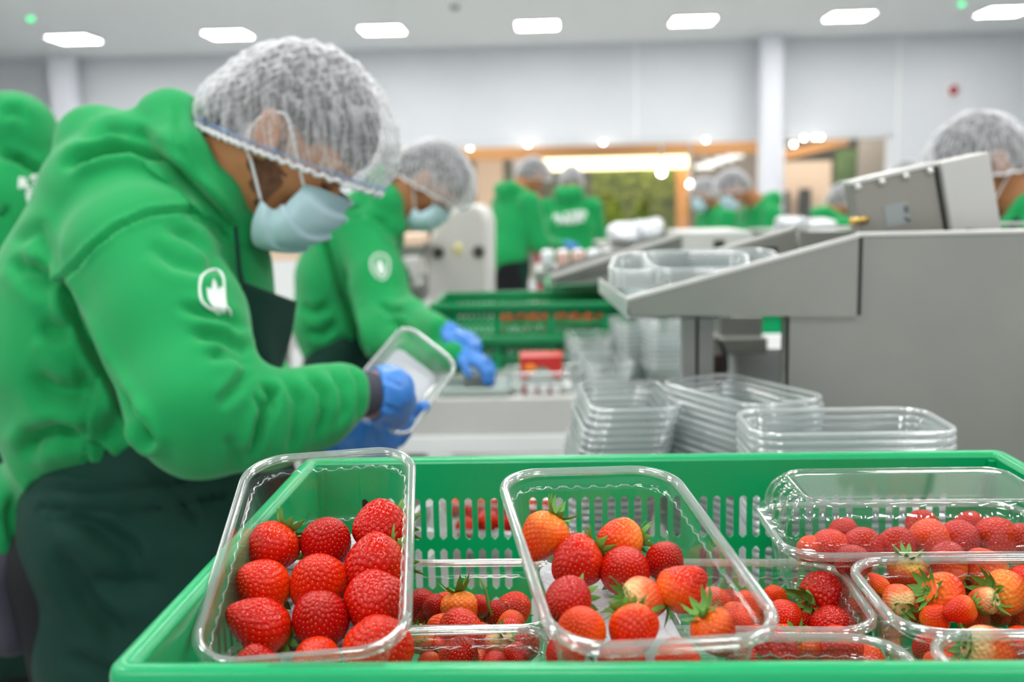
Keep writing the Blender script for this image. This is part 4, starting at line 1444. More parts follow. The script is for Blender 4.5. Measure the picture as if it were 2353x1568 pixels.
# white hooded wrapping machine left of centre
YW = 4.6
tw = thing('wrapping_machine', 'pale grey rounded wrapping machine behind the second worker', 'machine', (at(1050, 600, YW)[0], YW, 0))
wo = np.array(tw.location)
pl = [at(x, y, YW) - wo for x, y in ((984, 1000), (984, 560), (1000, 520), (1040, 482), (1062, 470), (1092, 470), (1112, 484), (1122, 510), (1122, 1000))]
pl = [(q[0], 0, max(q[2], .02)) for q in pl]
MB().prism(pl, (0, .6, 0)).build('housing', pmat('cream grey enamel', lin(206, 205, 200), .45), tw, bevel=.02)
for px, py in ((1008, 580), (1100, 578)):
    q = at(px, py, YW) - wo
    MB().ball((q[0], -.005, q[2]), (.028, .03, .028), 14, 8).build('knob', M_DARK, tw, smooth=True)
q = at(1052, 573, YW) - wo
MB().ball((q[0], -.003, q[2]), (.025, .01, .03), 14, 8).build('warning_sign', pmat('yellow sign', lin(214, 208, 150), .5), tw, smooth=True)
t = thing('conveyor', 'grey conveyor machinery with peach cover between the second worker and the pale machine', 'conveyor', (at(950, 600, 4.2)[0], 4.2, 0))
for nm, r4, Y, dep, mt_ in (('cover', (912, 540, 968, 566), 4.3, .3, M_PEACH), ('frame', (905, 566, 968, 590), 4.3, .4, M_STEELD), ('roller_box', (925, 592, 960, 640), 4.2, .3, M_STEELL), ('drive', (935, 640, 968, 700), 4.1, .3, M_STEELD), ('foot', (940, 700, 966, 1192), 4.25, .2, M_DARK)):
    o = bx3(nm, *r4, Y, dep, mt_, t, .01)
for px, py, r in ((962, 655, 18), (945, 690, 14)):
    q = at(px, py, 4.08)
    o = MB().tube([(q[0], 4.05, q[2]), (q[0], 4.11, q[2])], r * 4.1 / FPX * .8, 16).build('roller', M_STEEL, smooth=True)
    o.parent = t
    o.matrix_parent_inverse = Matrix.Translation(-Vector(t.location))
# grey machinery seen between the front worker and the second one
t = thing('conveyor', 'pale machinery seen between the mask of the front worker and the second worker', 'conveyor', (at(640, 620, 5)[0], 5.0, 0))
for nm, r4, Y, dep, mt_ in (('cover', (600, 574, 690, 600), 5, .3, M_PEACH), ('cabinet', (604, 600, 690, 690), 5, .4, M_WHITEP), ('post', (650, 690, 662, 1076), 5.1, .1, M_STEELD), ('tray', (655, 690, 690, 800), 4.9, .1, M_STEELL)):
    bx3(nm, *r4, Y, dep, mt_, t, .01)

# ================================================================= PEOPLE: shapes from blended distance fields
def rot_to(z, x=None):
    z = np.asarray(z, float)
    z = z / np.linalg.norm(z)
    x = np.array([0, 1.0, 0]) if x is None else np.asarray(x, float)
    x = x - z * (x @ z)
    x /= np.linalg.norm(x)
    return np.stack([x, np.cross(z, x), z])


class Sdf:
    def __init__(s):
        s.ops = []
        s.lo = np.full(3, 1e9)
        s.hi = np.full(3, -1e9)

    def _b(s, c, r):
        c = np.asarray(c, float)
        s.lo = np.minimum(s.lo, c - r)
        s.hi = np.maximum(s.hi, c + r)

    def cap(s, a, b, ra, rb=None, k=.02, fl=None, sub=False):
        """tapered capsule; fl=(axis vector, factor) flattens it along an axis"""
        rb = ra if rb is None else rb
        a, b = np.asarray(a, float), np.asarray(b, float)
        if not sub:
            f_ = max(1, fl[1]) if fl else 1
            s._b(a, ra * f_)
            s._b(b, rb * f_)
        s.ops.append(('c', a, b, ra, rb, k, fl, sub))
        return s

    def chain(s, pts, rs, k=.02, fl=None):
        for i in range(len(pts) - 1):
            s.cap(pts[i], pts[i + 1], rs[i], rs[i + 1], k, fl)
        return s

    def ell(s, c, r, R=None, k=.02, sub=False):
        c = np.asarray(c, float)
        if not sub:
            s._b(c, max(r))
        s.ops.append(('e', c, np.asarray(r, float), np.eye(3) if R is None else np.asarray(R), 0, k, None, sub))
        return s

    def plane(s, p, n, k=.004):
        """keep the side the normal points away from"""
        n = np.asarray(n, float)
        s.ops.append(('p', np.asarray(p, float), n / np.linalg.norm(n), 0, 0, k, None, True))
        return s

    def fn(s, f):
        s.ops.append(('f', f, None, 0, 0, 0, None, False))
        return s

    def __call__(s, P):
        d = np.full(len(P), 9.0, dtype=np.float32)
        P = P.astype(np.float32)
        for op in s.ops:
            t = op[0]
            k = op[5]
            if t == 'c':
                _, a, b, ra, rb, k, fl, sub = op
                Q, a_, b_ = P, a, b
                if fl:
                    ax = np.asarray(fl[0], float)
                    ax = ax / np.linalg.norm(ax)
                    g = 1 / fl[1] - 1
                    Q = P + ((P - a) @ ax)[:, None] * ax * g
                    b_ = b + ((b - a) @ ax) * ax * g
                ba = (b_ - a_).astype(np.float32)
                pa = Q - a_.astype(np.float32)
                h = np.clip(pa @ ba / max(float(ba @ ba), 1e-9), 0, 1)
                e = np.linalg.norm(pa - h[:, None] * ba, axis=1) - (ra + (rb - ra) * h)
            elif t == 'e':
                _, c, r, R, _, k, _, sub = op
                q = (P - c.astype(np.float32)) @ R.T.astype(np.float32)
                k0 = np.linalg.norm(q / r, axis=1)
                k1 = np.linalg.norm(q / (r * r), axis=1)
                e = k0 * (k0 - 1) / np.maximum(k1, 1e-6)
            elif t == 'p':
                e = -((P - op[1]) @ op[2])
                sub = True
            else:
                d = d + op[1](P)
                continue
            if sub:
                e = -e
                h = np.clip(.5 - .5 * (e - d) / k, 0, 1)
                d = e + (d - e) * h + k * h * (1 - h)
            else:
                h = np.clip(.5 + .5 * (e - d) / k, 0, 1)
                d = e + (d - e) * h - k * h * (1 - h)
        return d


def surf_nets(f, lo, hi, h):
    n = np.ceil((hi - lo) / h).astype(int) + 2
    ax = [lo[i] + h * np.arange(n[i]) for i in range(3)]
    # coarse pass first, then only blocks near the surface
    B = 8
    G = np.full(n, 1.0, dtype=np.float32)
    nb = (n + B - 1) // B
    cen = np.stack(np.meshgrid(*[lo[i] + h * (np.arange(nb[i]) * B + B / 2) for i in range(3)], indexing='ij'), -1).reshape(-1, 3)
    dc = f(cen)
    rad = h * B * .9 * 1.35 + .012
    idx = np.array(list(np.ndindex(*nb)))
    near = np.abs(dc) < rad
    for b_ in idx[(~near) & (dc < 0)]:
        G[b_[0] * B:(b_[0] + 1) * B, b_[1] * B:(b_[1] + 1) * B, b_[2] * B:(b_[2] + 1) * B] = -1
    todo = idx[near]
    for c0 in range(0, len(todo), 256):
        ch = todo[c0:c0 + 256]
        o = np.stack(np.meshgrid(*[np.arange(B)] * 3, indexing='ij'), -1).reshape(-1, 3)
        I = (ch[:, None, :] * B + o[None]).reshape(-1, 3)
        I = I[(I < n).all(1)]
        G[I[:, 0], I[:, 1], I[:, 2]] = f(lo + h * I)
    s = G < 0
    c = np.zeros(n - 1, dtype=np.float32)
    acc = np.zeros(tuple(n - 1) + (3,), dtype=np.float32)
    for a in range(3):
        sl0 = [slice(None)] * 3
        sl1 = [slice(None)] * 3
        sl0[a] = slice(0, -1)
        sl1[a] = slice(1, None)
        g0, g1 = G[tuple(sl0)], G[tuple(sl1)]
        x = (g0 < 0) != (g1 < 0)
        t = np.where(x, g0 / np.where(x, g0 - g1, 1), 0)
        b, d = [i for i in range(3) if i != a]
        for ob in (0, 1):
            for od in (0, 1):
                q = [slice(None)] * 3
                q[b] = slice(ob, n[b] - 1 + ob)
                q[d] = slice(od, n[d] - 1 + od)
                xx, tt = x[tuple(q)], t[tuple(q)]
                c += xx
                acc[..., a] += xx * tt
                acc[..., b] += xx * ob
                acc[..., d] += xx * od
    act = c > 0
    vid = -np.ones(act.shape, dtype=np.int64)
    vid[act] = np.arange(act.sum())
    ii = np.argwhere(act)
    V = lo + h * (ii + acc[act] / c[act][:, None])
    F = []
    for a in range(3):
        b, d = (a + 1) % 3, (a + 2) % 3
        sl0 = [slice(1, -1)] * 3
        sl1 = [slice(1, -1)] * 3
        sl0[a] = slice(0, -1)
        sl1[a] = slice(1, None)
        s0, s1 = s[tuple(sl0)], s[tuple(sl1)]
        E_ = np.argwhere(s0 != s1)
        if not len(E_):
            continue
        off = np.ones(3, int)
        off[a] = 0
        P = E_ + off
        fl = s0[tuple(E_.T)]

        def cell(ob, od):
            q = P.copy()
            q[:, b] -= ob
            q[:, d] -= od
            return vid[tuple(q.T)]
        qd = np.stack([cell(1, 1), cell(0, 1), cell(0, 0), cell(1, 0)], 1)
        qd = np.where(fl[:, None], qd, qd[:, ::-1])
        F.append(qd)
    F = np.vstack(F)
    F = F[(F >= 0).all(1)]
    return V, F


def grad(f, V, e=.0015):
    g = np.stack([f(V + np.eye(3)[i] * e) - f(V - np.eye(3)[i] * e) for i in range(3)], 1)
    return g / (np.linalg.norm(g, axis=1)[:, None] + 1e-9)


def sdf_mesh(name, s, h, mat, parent=None, post=None, disp=None, pad=.03, keep=None):
    V, F = surf_nets(s, s.lo - pad, s.hi + pad, h)
    for _ in range(2):
        g = grad(s, V)
        V = V - g * np.clip(s(V), -h, h)[:, None]
    if disp is not None:
        g = grad(s, V)
        V = V + g * disp(V, g)[:, None]
    if keep is not None:
        k = keep(V)
        m = k[F].all(1)
        F = F[m]
        u, inv = np.unique(F, return_inverse=True)
        V = V[u]
        F = inv.reshape(F.shape)
    me = bpy.data.meshes.new(name)
    me.vertices.add(len(V))
    me.vertices.foreach_set('co', V.astype(np.float32).ravel())
    me.loops.add(F.size)
    me.loops.foreach_set('vertex_index', F.ravel().astype(np.int32))
    me.polygons.add(len(F))
    me.polygons.foreach_set('loop_start', np.arange(0, F.size, 4, dtype=np.int32))
    me.polygons.foreach_set('loop_total', np.full(len(F), 4, dtype=np.int32))
    me.materials.append(mat)
    me.update(calc_edges=True)
    me.validate()
    me.polygons.foreach_set('use_smooth', np.ones(len(me.polygons), dtype=bool))
    o = bpy.data.objects.new(name, me)
    C.objects.link(o)
    if parent is not None:
        o.parent = parent
        o.matrix_parent_inverse = Matrix.Translation(-Vector(parent.location))
    return o


def put(o, parent):
    o.parent = parent
    o.matrix_parent_inverse = Matrix.Translation(-Vector(parent.location))
    return o


def wob(seed, amp, freq, n=6):
    r = np.random.default_rng(seed)
    K = r.normal(size=(n, 3)) * freq
    ph = r.uniform(0, 6.28, n)

    def f(V):
        return amp * np.sin(V @ K.T + ph).sum(1) / math.sqrt(n)
    return f


def polyline_dist(x, y, pl):
    """distance in pixels from points to a polyline, and the position along it 0..1"""
    best = np.full(len(x), 1e9)
    pos = np.zeros(len(x))
    side = np.zeros(len(x))
    n = len(pl) - 1
    for i in range(n):
        a, b = np.array(pl[i], float), np.array(pl[i + 1], float)
        ab = b - a
        L = ab @ ab
        t = np.clip(((x - a[0]) * ab[0] + (y - a[1]) * ab[1]) / L, 0, 1)
        dx, dy = x - a[0] - t * ab[0], y - a[1] - t * ab[1]
        d = np.hypot(dx, dy)
        m = d < best
        best = np.where(m, d, best)
        pos = np.where(m, (i + t) / n, pos)
        side = np.where(m, np.sign(ab[0] * dy - ab[1] * dx), side)
    return best, pos, side


def creases(lines, cut=-.05):
    """pressed-in seams and folds of the cloth. lines: (polyline, width px, depth m, taper)"""
    def f(V, N):
        d = V - CO
        z = d @ CF
        x, y = PCX + FPX * (d @ CR) / z, PCY - FPX * (d @ CU) / z
        face = np.clip(-(N * (d / np.linalg.norm(d, axis=1)[:, None])).sum(1) * 3, 0, 1)
        out = np.zeros(len(V))
        for pl, w_, dep, taper in lines:
            bd, pos, side = polyline_dist(x, y, pl)
            tp = np.clip(np.minimum(pos, 1 - pos) * 5, 0, 1) if taper else 1.0
            prof = -np.exp(-(bd / w_) ** 2) + .32 * np.exp(-((bd - 2.1 * w_) / (1.2 * w_)) ** 2)
            out += 1.6 * dep * prof * tp * face
        return out
    return f


def hit(s, px, py, t0=.6, t1=12.0):
    d = ray(px, py)
    d = d / np.linalg.norm(d)
    t = t0
    for _ in range(160):
        P = CO + d * t
        e = float(s(P[None])[0])
        if e < .0004:
            break
        t += e * .8
        if t > t1:
            return None
    return P


def catmull(p, n=8, closed=False):
    p = np.asarray(p, float)
    out = []
    m = len(p)
    for i in range(m if closed else m - 1):
        g = lambda j: p[j % m] if closed else p[min(max(j, 0), m - 1)]
        a, b, c, d = g(i - 1), g(i), g(i + 1), g(i + 2)
        for q in range(n):
            t = q / n
            out.append(.5 * (2 * b + (c - a) * t + (2 * a - 5 * b + 4 * c - d) * t * t + (3 * b - a - 3 * c + d) * t ** 3))
    if not closed:
        out.append(p[-1])
    return np.array(out)


def grid_surface(G, nu=6, nv=6):
    """smooth sheet through a grid of control points G[i][j]"""
    G = np.asarray(G, float)
    rows = np.array([catmull(r, nv) for r in G])
    cols = np.array([catmull(rows[:, j], nu) for j in range(rows.shape[1])])
    return cols.transpose(1, 0, 2)


def sheet(name, S, mat, parent, th=.0012, flip=False):
    a, b = S.shape[:2]
    V = S.reshape(-1, 3)
    F = [(i * b + j, i * b + j + 1, (i + 1) * b + j + 1, (i + 1) * b + j) for i in range(a - 1) for j in range(b - 1)]
    if flip:
        F = [f[::-1] for f in F]
    o = mesh_obj(name, V, F, mat)
    m = o.modifiers.new('thickness', 'SOLIDIFY')
    m.thickness = th
    put(o, parent)
    return o


class Head:
    def __init__(s, H, f, u, k=1.0):
        s.H = np.asarray(H, float)
        s.f = np.asarray(f, float) / np.linalg.norm(f)
        u = np.asarray(u, float)
        u = u - s.f * (u @ s.f)
        s.u = u / np.linalg.norm(u)
        s.s = np.cross(s.u, s.f)      # the wearer's right for f = forward
        if s.s @ CF > 0:
            s.s = -s.s                # always the side nearer the camera
        s.k = k
        s.R = np.stack([s.f, s.u, s.s])

    def p(s, f, u, w_=0):
        return s.H + s.k * (s.f * f + s.u * u + s.s * w_)


def head_ops(b, h, ear_axis=None):
    k = h.k
    b.ell(h.p(.008, .044), (.096 * k, .090 * k, .075 * k), h.R, .02)
    b.ell(h.p(.042, -.022), (.055 * k, .078 * k, .058 * k), h.R, .03)
    for sd in (-1, 1):
        b.cap(h.p(.008, -.045, .050 * sd), h.p(.078, -.088, .016 * sd), .020 * k, .017 * k, .025)
        b.ell(h.p(.068, -.012, .042 * sd), (.026 * k, .022 * k, .018 * k), h.R, .02)          # cheek bones
    b.ell(h.p(.092, -.088), (.018 * k, .018 * k, .022 * k), h.R, .02)
    b.cap(h.p(.094, .016), h.p(.118, -.026), .008 * k, .012 * k, .010)                           # nose
    for sd in (-1, 1):
        b.ell(h.p(.108, -.030, .012 * sd), (.010 * k, .008 * k, .008 * k), h.R, .006)
        b.ell(h.p(.106, .014, .031 * sd), (.014 * k, .012 * k, .018 * k), h.R, .012, sub=True)   # eye sockets
        b.cap(h.p(.092, .032, .012 * sd), h.p(.082, .034, .048 * sd), .009 * k, .008 * k, .010)  # brows
        b.ell(h.p(.085, .013, .031 * sd), (.013 * k, .012 * k, .014 * k), h.R, .003)             # closed lids
    b.cap(h.p(.104, -.055, -.018), h.p(.104, -.055, .018), .0075 * k, None, .006)                # lips
    b.cap(h.p(.103, -.066, -.014), h.p(.103, -.066, .014), .0075 * k, None, .006)


def ear_ops(b, h, ax=(-.35, 1.0)):
    k = h.k
    a = h.f * ax[0] + h.u * ax[1]
    a = a / np.linalg.norm(a)
    c_ = np.cross(h.s, a)
    for sd in (-1, 1):
        R = np.stack([c_, a, h.s])
        b.ell(h.p(0, 0, .083 * sd), (.019 * k, .034 * k, .011 * k), R, .005)
        b.ell(h.p(.003, .004, .095 * sd), (.011 * k, .021 * k, .009 * k), R, .005, sub=True)
        b.ell(h.p(0, 0, .079 * sd) - a * .028 * k, (.009 * k, .010 * k, .006 * k), R, .006)


def cap_parts(who, h, parent, hh, rng_=0, shape=None, kn=1.0):
    k = h.k * kn
    P = lambda f, u, w_=0: h.H + k * (h.f * f + h.u * u + h.s * w_)
    c = Sdf()
    c.ell(P(.006, .020), (.128 * k, .128 * k, .100 * k), h.R, .03)
    c.ell(P(.064, .046), (.080 * k, .080 * k, .080 * k), h.R, .05)
    c.ell(P(-.075, -.035), (.05 * k, .05 * k, .05 * k), h.R, .03)
    pl = P(-.087, -.0795)
    pn = h.f * .488 - h.u * .868
    pn /= np.linalg.norm(pn)
    wv = wob(3 + rng_, .0022 * k, 60)
    wv2 = wob(8 + rng_, .0012 * k, 150)
    K_ = np.array([h.f * .35 + h.u * .6, h.s]) * 1.0
    rip = lambda V: .0011 * k * np.sin(((V - h.H) @ (h.f * .9 - h.u * .35)) * 620 / k + 3 * np.sin((V - h.H) @ h.u * 60 + (V - h.H) @ h.s * 50))
    net = sdf_mesh('hairnet', c, hh, M_NET, parent, disp=lambda V, N: wv(V) + wv2(V) + rip(V), keep=lambda V: (V - pl) @ pn < 0)
    # elastic band along the opening
    e1 = h.f * .868 + h.u * .488
    e1 -= pn * (e1 @ pn)
    e1 /= np.linalg.norm(e1)
    e2 = h.s
    c0 = P(.01, -.02)
    c0 = c0 - pn * ((c0 - pl) @ pn)
    n = 220 if hh < .006 else 60
    pts = []
    for t in np.linspace(0, 2 * math.pi, n, endpoint=False):
        d = e1 * math.cos(t) + e2 * math.sin(t)
        lo, hi = 0, .3 * k
        for _ in range(22):
            m = (lo + hi) / 2
            if c((c0 + d * m)[None])[0] < 0:
                lo = m
            else:
                hi = m
        pts.append((c0 + d * lo, d))
    ring = np.array([p + d * .0008 * math.sin(i * 2.1) + pn * .0022 * math.sin(i * 1.37) for i, (p, d) in enumerate(pts)])
    mb = MB()
    mb.tube(ring, (.0032 + .0010 * np.sin(np.arange(n) * 2.4)) * k, 7, closed=True)
    put(mb.build('elastic_band', M_WHITECL, None, smooth=True), parent)
    if hh < .006:
        r2 = np.array([p - pn * .009 + d * .0035 + pn * .001 * math.sin(i * 1.9) for i, (p, d) in enumerate(pts)])
        put(MB().tube(r2, .0011, 5, closed=True).build('blue_thread', M_BLUETHREAD, None, smooth=True), parent)
    return c


def hair_parts(h, parent, hh):
    k = h.k
    s_ = Sdf()
    s_.ell(h.p(.003, .050), (.103 * k, .094 * k, .081 * k), h.R, .02)
    s_.ell(h.p(-.048, -.02), (.060 * k, .078 * k, .072 * k), h.R, .03)
    wv = wob(5, .0015, 120)

    def kp(V):
        q = (V - h.H) / k
        f, u, w_ = q @ h.f, q @ h.u, np.abs(q @ h.s)
        line = np.where(f > .055, .050, np.where(f < -.012, -.110, .030))
        return (u > line) & (f * .488 - u * .868 < .0265 - .004)
    return sdf_mesh('hair', s_, hh, M_HAIR, parent, disp=lambda V, N: wv(V), keep=kp)


MASKG = [[(622, 455, -.069), (598, 505, -.068), (592, 558, -.052), (625, 578, -.026), (656, 582, 0)],
         [(652, 478, -.071), (655, 515, -.075), (668, 552, -.060), (694, 566, -.032), (716, 560, 0)],
         [(688, 458, -.071), (706, 485, -.073), (728, 512, -.057), (748, 524, -.032), (768, 524, 0)],
         [(722, 427, -.069), (750, 436, -.058), (772, 448, -.042), (790, 460, -.022), (802, 472, 0)]]


def mask_parts(h, parent, fine=True):
    H0 = (652, 315)
    px2m = 1.43 / FPX
    fx, ux = (.62, .78), (.78, -.62)
    G = []
    for row in MASKG:
        r = []
        for (x, y, Y) in row:
            dx, dy = (x - H0[0]) * px2m, (y - H0[1]) * px2m
            r.append((dx * fx[0] + dy * fx[1], dx * ux[0] + dy * ux[1], -Y))
        r = r + [(a, b, -c) for (a, b, c) in r[:-1][::-1]]
        G.append([h.p(*q) for q in r])
    S = grid_surface(G, 14 if fine else 5, 8 if fine else 4)
    a, b = S.shape[:2]
    # pleats folded along the width
    du = np.gradient(S, axis=0)
    dv = np.gradient(S, axis=1)
    N = np.cross(du, dv)
    N /= np.linalg.norm(N, axis=2)[..., None] + 1e-9
    if (N[a // 2, b // 2] @ h.f) < 0:
        N = -N
    u = np.linspace(0, 1, a)[:, None]
    v = np.linspace(0, 1, b)[None]
    saw = ((u * 3.4 + .2) % 1.0)
    amp = .0100 * h.k * (.55 + .45 * np.cos((v - .5) * 6.0) ** 2)
    S = S + N * ((saw - .5) * amp)[..., None]
    o = sheet('face_mask', S, M_MASK, parent, .0012)
    mb = MB()
    for sd in (1, -1):
        q = lambda i, j: S[i, j]
        j = 0 if sd == 1 else b - 1
        e0 = h.p(-.012, -.028, .080 * sd)
        e1 = h.p(.014, .030, .083 * sd)
        eb = h.p(-.02, .006, .088 * sd)
        top, bot = S[a - 2, j], S[1, j]
        off = h.s * sd * .003
        L = catmull([bot + off, (bot * .4 + e0 * .6) + off, e0 + off, eb, h.p(-.006, .034, .085 * sd), e1 + off, (top * .5 + e1 * .5) + off, top + off], 6)
        m = MB()
        m.tube(L, .0021 * h.k, 6)
        put(m.build('ear_loop', M_WHITECL, None, smooth=True), o)
    if fine:
        E_ = catmull([S[a - 1, j] for j in range(0, b, 4)], 3)
        put(MB().tube(E_, .0013, 5).build('nose_wire_edge', M_MASK, None, smooth=True), o)
    return o


def print_patch(s, polys, parent, name='printed_badge', lines=(), r=.0022, t0=.6, off=.0009):
    """print lying on the cloth: polys = (left edge points, right edge points) strips, lines = outlines, in the photo's frame"""
    mb = MB()
    for L, R in polys:
        L = catmull(L, 4)
        R = catmull(R, 4)
        n = min(len(L), len(R))
        V = []
        for i in range(n):
            for t in np.linspace(0, 1, 6):
                x, y = L[i] * (1 - t) + R[i] * t
                P = hit(s, x, y, t0)
                if P is None:
                    P = at(x, y, 1.3)
                V.append(P - ray(x, y) * off)
        mb.add(V, [(i * 6 + j, i * 6 + j + 1, i * 6 + j + 7, i * 6 + j + 6) for i in range(n - 1) for j in range(5)])
    for ln, cl in lines:
        pts = []
        for x, y in catmull(ln, 5, cl):
            P = hit(s, x, y, t0)
            if P is not None:
                pts.append(P)
        if len(pts) > 3:
            mb.tube(pts, r, 6, closed=cl)
    return put(mb.build(name, M_PRINT, None, smooth=True), parent)


def A3(lst):
    return [at(x, y, Y) for (x, y, Y, *_) in lst], [q[3] for q in lst]


YAX = (0, 1, 0)


# ----------------------------------------------------------------- front worker
Y0 = 1.43
W = thing('person', 'person in a green hoodie, hairnet and mask holding an empty punnet in the foreground', 'person', (at(250, 1200, 1.46)[0], 1.46, 0))
h = Head(at(652, 315, Y0), (.62, 0, -.78), (.78, 0, .62))
hands = []


def finger(b, pts, r, g=0):
    b.chain(pts, [r_ + g for r_ in r], k=.006)


def near_hand(b, g=0):
    wr = at(848, 908, 1.315)
    b.cap(wr, at(880, 905, 1.335), .027 + g, .034 + g, .02, (YAX, .75))
    b.ell(at(892, 905, 1.345), (.034 + g, .022 + g, .038 + g), None, .012)
    for i, (x, y) in enumerate(((914, 880), (923, 900), (924, 922), (914, 944))):
        dy = i * 4
        finger(b, [at(x, y, 1.34), at(x + 10 - i, y + 22 - dy, 1.362), at(x + 2 - i, y + 44 - dy * 1.6, 1.385), at(x - 16, y + 52 - dy * 2, 1.392)], [.0125, .0115, .0105, .009], g)
    finger(b, [at(866, 945, 1.33), at(880, 966, 1.345), at(903, 975, 1.37)], [.015, .012, .0095], g)


def far_hand(b, g=0):
    b.cap(at(768, 1000, 1.47), at(806, 998, 1.455), .027 + g, .032 + g, .02)
    b.ell(at(826, 1000, 1.45), (.036 + g, .026 + g, .026 + g), None, .012)
    finger(b, [at(850, 985, 1.44), at(885, 985, 1.43), at(915, 985, 1.43), at(935, 968, 1.435)], [.013, .012, .011, .0095], g)
    finger(b, [at(852, 1002, 1.44), at(886, 1008, 1.43), at(912, 1008, 1.43), at(930, 994, 1.435)], [.013, .012, .011, .0095], g)
    finger(b, [at(846, 1018, 1.44), at(876, 1028, 1.435), at(900, 1026, 1.44)], [.012, .011, .0095], g)
    finger(b, [at(838, 1030, 1.45), at(862, 1040, 1.45), at(884, 1040, 1.455)], [.011, .010, .009], g)
    finger(b, [at(838, 985, 1.47), at(900, 965, 1.48), at(940, 952, 1.475), at(972, 938, 1.465)], [.014, .012, .0105, .009], g)


b = Sdf()
head_ops(b, h)
ear_ops(b, h, (-.55, .83))
b.chain([h.p(-.035, -.03), at(530, 430, 1.445), at(430, 500, 1.455)], [.064, .062, .085], k=.03)
b.chain([at(330, 560, 1.46), at(250, 780, 1.47), at(280, 1000, 1.47), at(300, 1180, 1.47)], [.10, .11, .11, .12], k=.04, fl=(YAX, 1.25))
b.chain([at(350, 570, 1.34), at(450, 930, 1.225), at(700, 935, 1.27), at(848, 908, 1.315)], [.05, .043, .036, .026], k=.02)
b.chain([at(430, 560, 1.62), at(560, 930, 1.62), at(768, 1000, 1.47)], [.05, .043, .026], k=.02)
hp = at(300, 1200, 1.47)
for sy in (-.06, .06):
    b.chain([hp + (0, sy, 0), np.array([hp[0] + .03, 1.47 + sy * 1.1, .50]), np.array([hp[0] - .03, 1.47 + sy * 1.1, .09])], [.07, .055, .042], k=.02)
    b.cap((hp[0] - .03, 1.47 + sy * 1.1, .07), (hp[0] + .10, 1.47 + sy * 1.15, .04), .035, .03)
near_hand(b, -.0015)
far_hand(b, -.0015)
sdf_mesh('body', b, .005, M_SKIN, W)
# beard and brow

def beard_keep(V):
    q = V - h.H
    f, u = q @ h.f, q @ h.u
    return ((u < -.018 + .0 * f) & (f > -.005) & (f < .062) & (u > -.105)) | ((f > .006) & (f < .028) & (u < .012) & (u > -.03))


M_BRD = pmat('short beard stubble', lin(112, 76, 56), .9, noise=(90, .7, 1.35))
bh = Sdf()
head_ops(bh, h)
sdf_mesh('beard', bh, .004, M_BRD, W, disp=lambda V, N: np.full(len(V), .0009) + wob(2, .0006, 300)(V), keep=beard_keep)
mb = MB()
for sd in (-1, 1):
    mb.tube(catmull([h.p(.099, .034, .014 * sd), h.p(.096, .040, .030 * sd), h.p(.082, .038, .050 * sd)], 4), [.003] * 8 + [.0015], 6)
put(mb.build('eyebrows', M_BEARD, None, smooth=True), W)
mb = MB()
for sd in (-1, 1):
    mb.tube(catmull([h.p(.101, .008, .020 * sd), h.p(.1005, .005, .031 * sd), h.p(.092, .006, .044 * sd)], 4), .0016, 5)
put(mb.build('eyelashes', M_BEARD, None, smooth=True), W)
hair_parts(h, W, .005)
cap_parts('front', h, W, .0042)
mask_parts(h, W)

# hoodie
t_ = Sdf()
t_.cap(at(300, 470, 1.46), at(235, 700, 1.47), .122, .140, .05, (YAX, 1.22))
t_.cap(at(235, 700, 1.47), at(232, 850, 1.47), .140, .145, .05, (YAX, 1.2))
t_.cap(at(232, 850, 1.47), at(215, 940, 1.47), .143, .118, .05, (YAX, 1.3))
t_.cap(at(215, 940, 1.47), at(330, 930, 1.45), .108, .108, .04, (YAX, 1.35))
t_.cap(at(400, 560, 1.46), at(430, 760, 1.46), .115, .115, .05, (YAX, 1.2))
t_.cap(at(512, 610, 1.44), at(520, 690, 1.44), .064, .06, .04, (YAX, 1.6))
t_.cap(at(62, 1110, 1.47), at(66, 1225, 1.47), .040, .042, .03, (YAX, 2.4))
t_.cap(at(62, 1110, 1.47), at(150, 1060, 1.47), .03, .06, .03, (YAX, 2.2))
# near sleeve
t_.chain([at(320, 585, 1.335), at(400, 745, 1.275), at(462, 935, 1.215)], [.098, .092, .086], k=.022)
t_.chain([at(462, 935, 1.215), at(610, 962, 1.24), at(728, 932, 1.27), at(782, 912, 1.292)], [.084, .063, .053, .041], k=.02)
# far sleeve
t_.chain([at(430, 560, 1.61), at(570, 900, 1.63), at(690, 960, 1.55), at(762, 995, 1.48)], [.085, .07, .055, .04], k=.02)
# hood
t_.chain([at(398, 292, 1.45), at(425, 372, 1.385), at(487, 462, 1.375), at(543, 525, 1.405), at(556, 548, 1.45)], [.050, .044, .040, .032, .028], k=.014)
t_.chain([at(398, 292, 1.45), at(425, 372, 1.52), at(487, 462, 1.53), at(543, 525, 1.495), at(556, 548, 1.45)], [.050, .044, .040, .032, .028], k=.014)
t_.chain([at(222, 338, 1.46), at(310, 350, 1.43), at(395, 330, 1.44)], [.057, .050, .044], k=.016)
t_.chain([at(222, 338, 1.46), at(310, 350, 1.50), at(395, 330, 1.48)], [.057, .050, .044], k=.016)
t_.cap(at(185, 385, 1.46), at(235, 400, 1.46), .036, .040, .014, (YAX, 1.6))
# hood opening scooped out around the neck
t_.cap(h.p(-.045, -.035), at(512, 448, 1.445), .066, .060, .012, None, True)
t_.cap(at(512, 448, 1.445), at(470, 470, 1.45), .060, .045, .012, None, True)

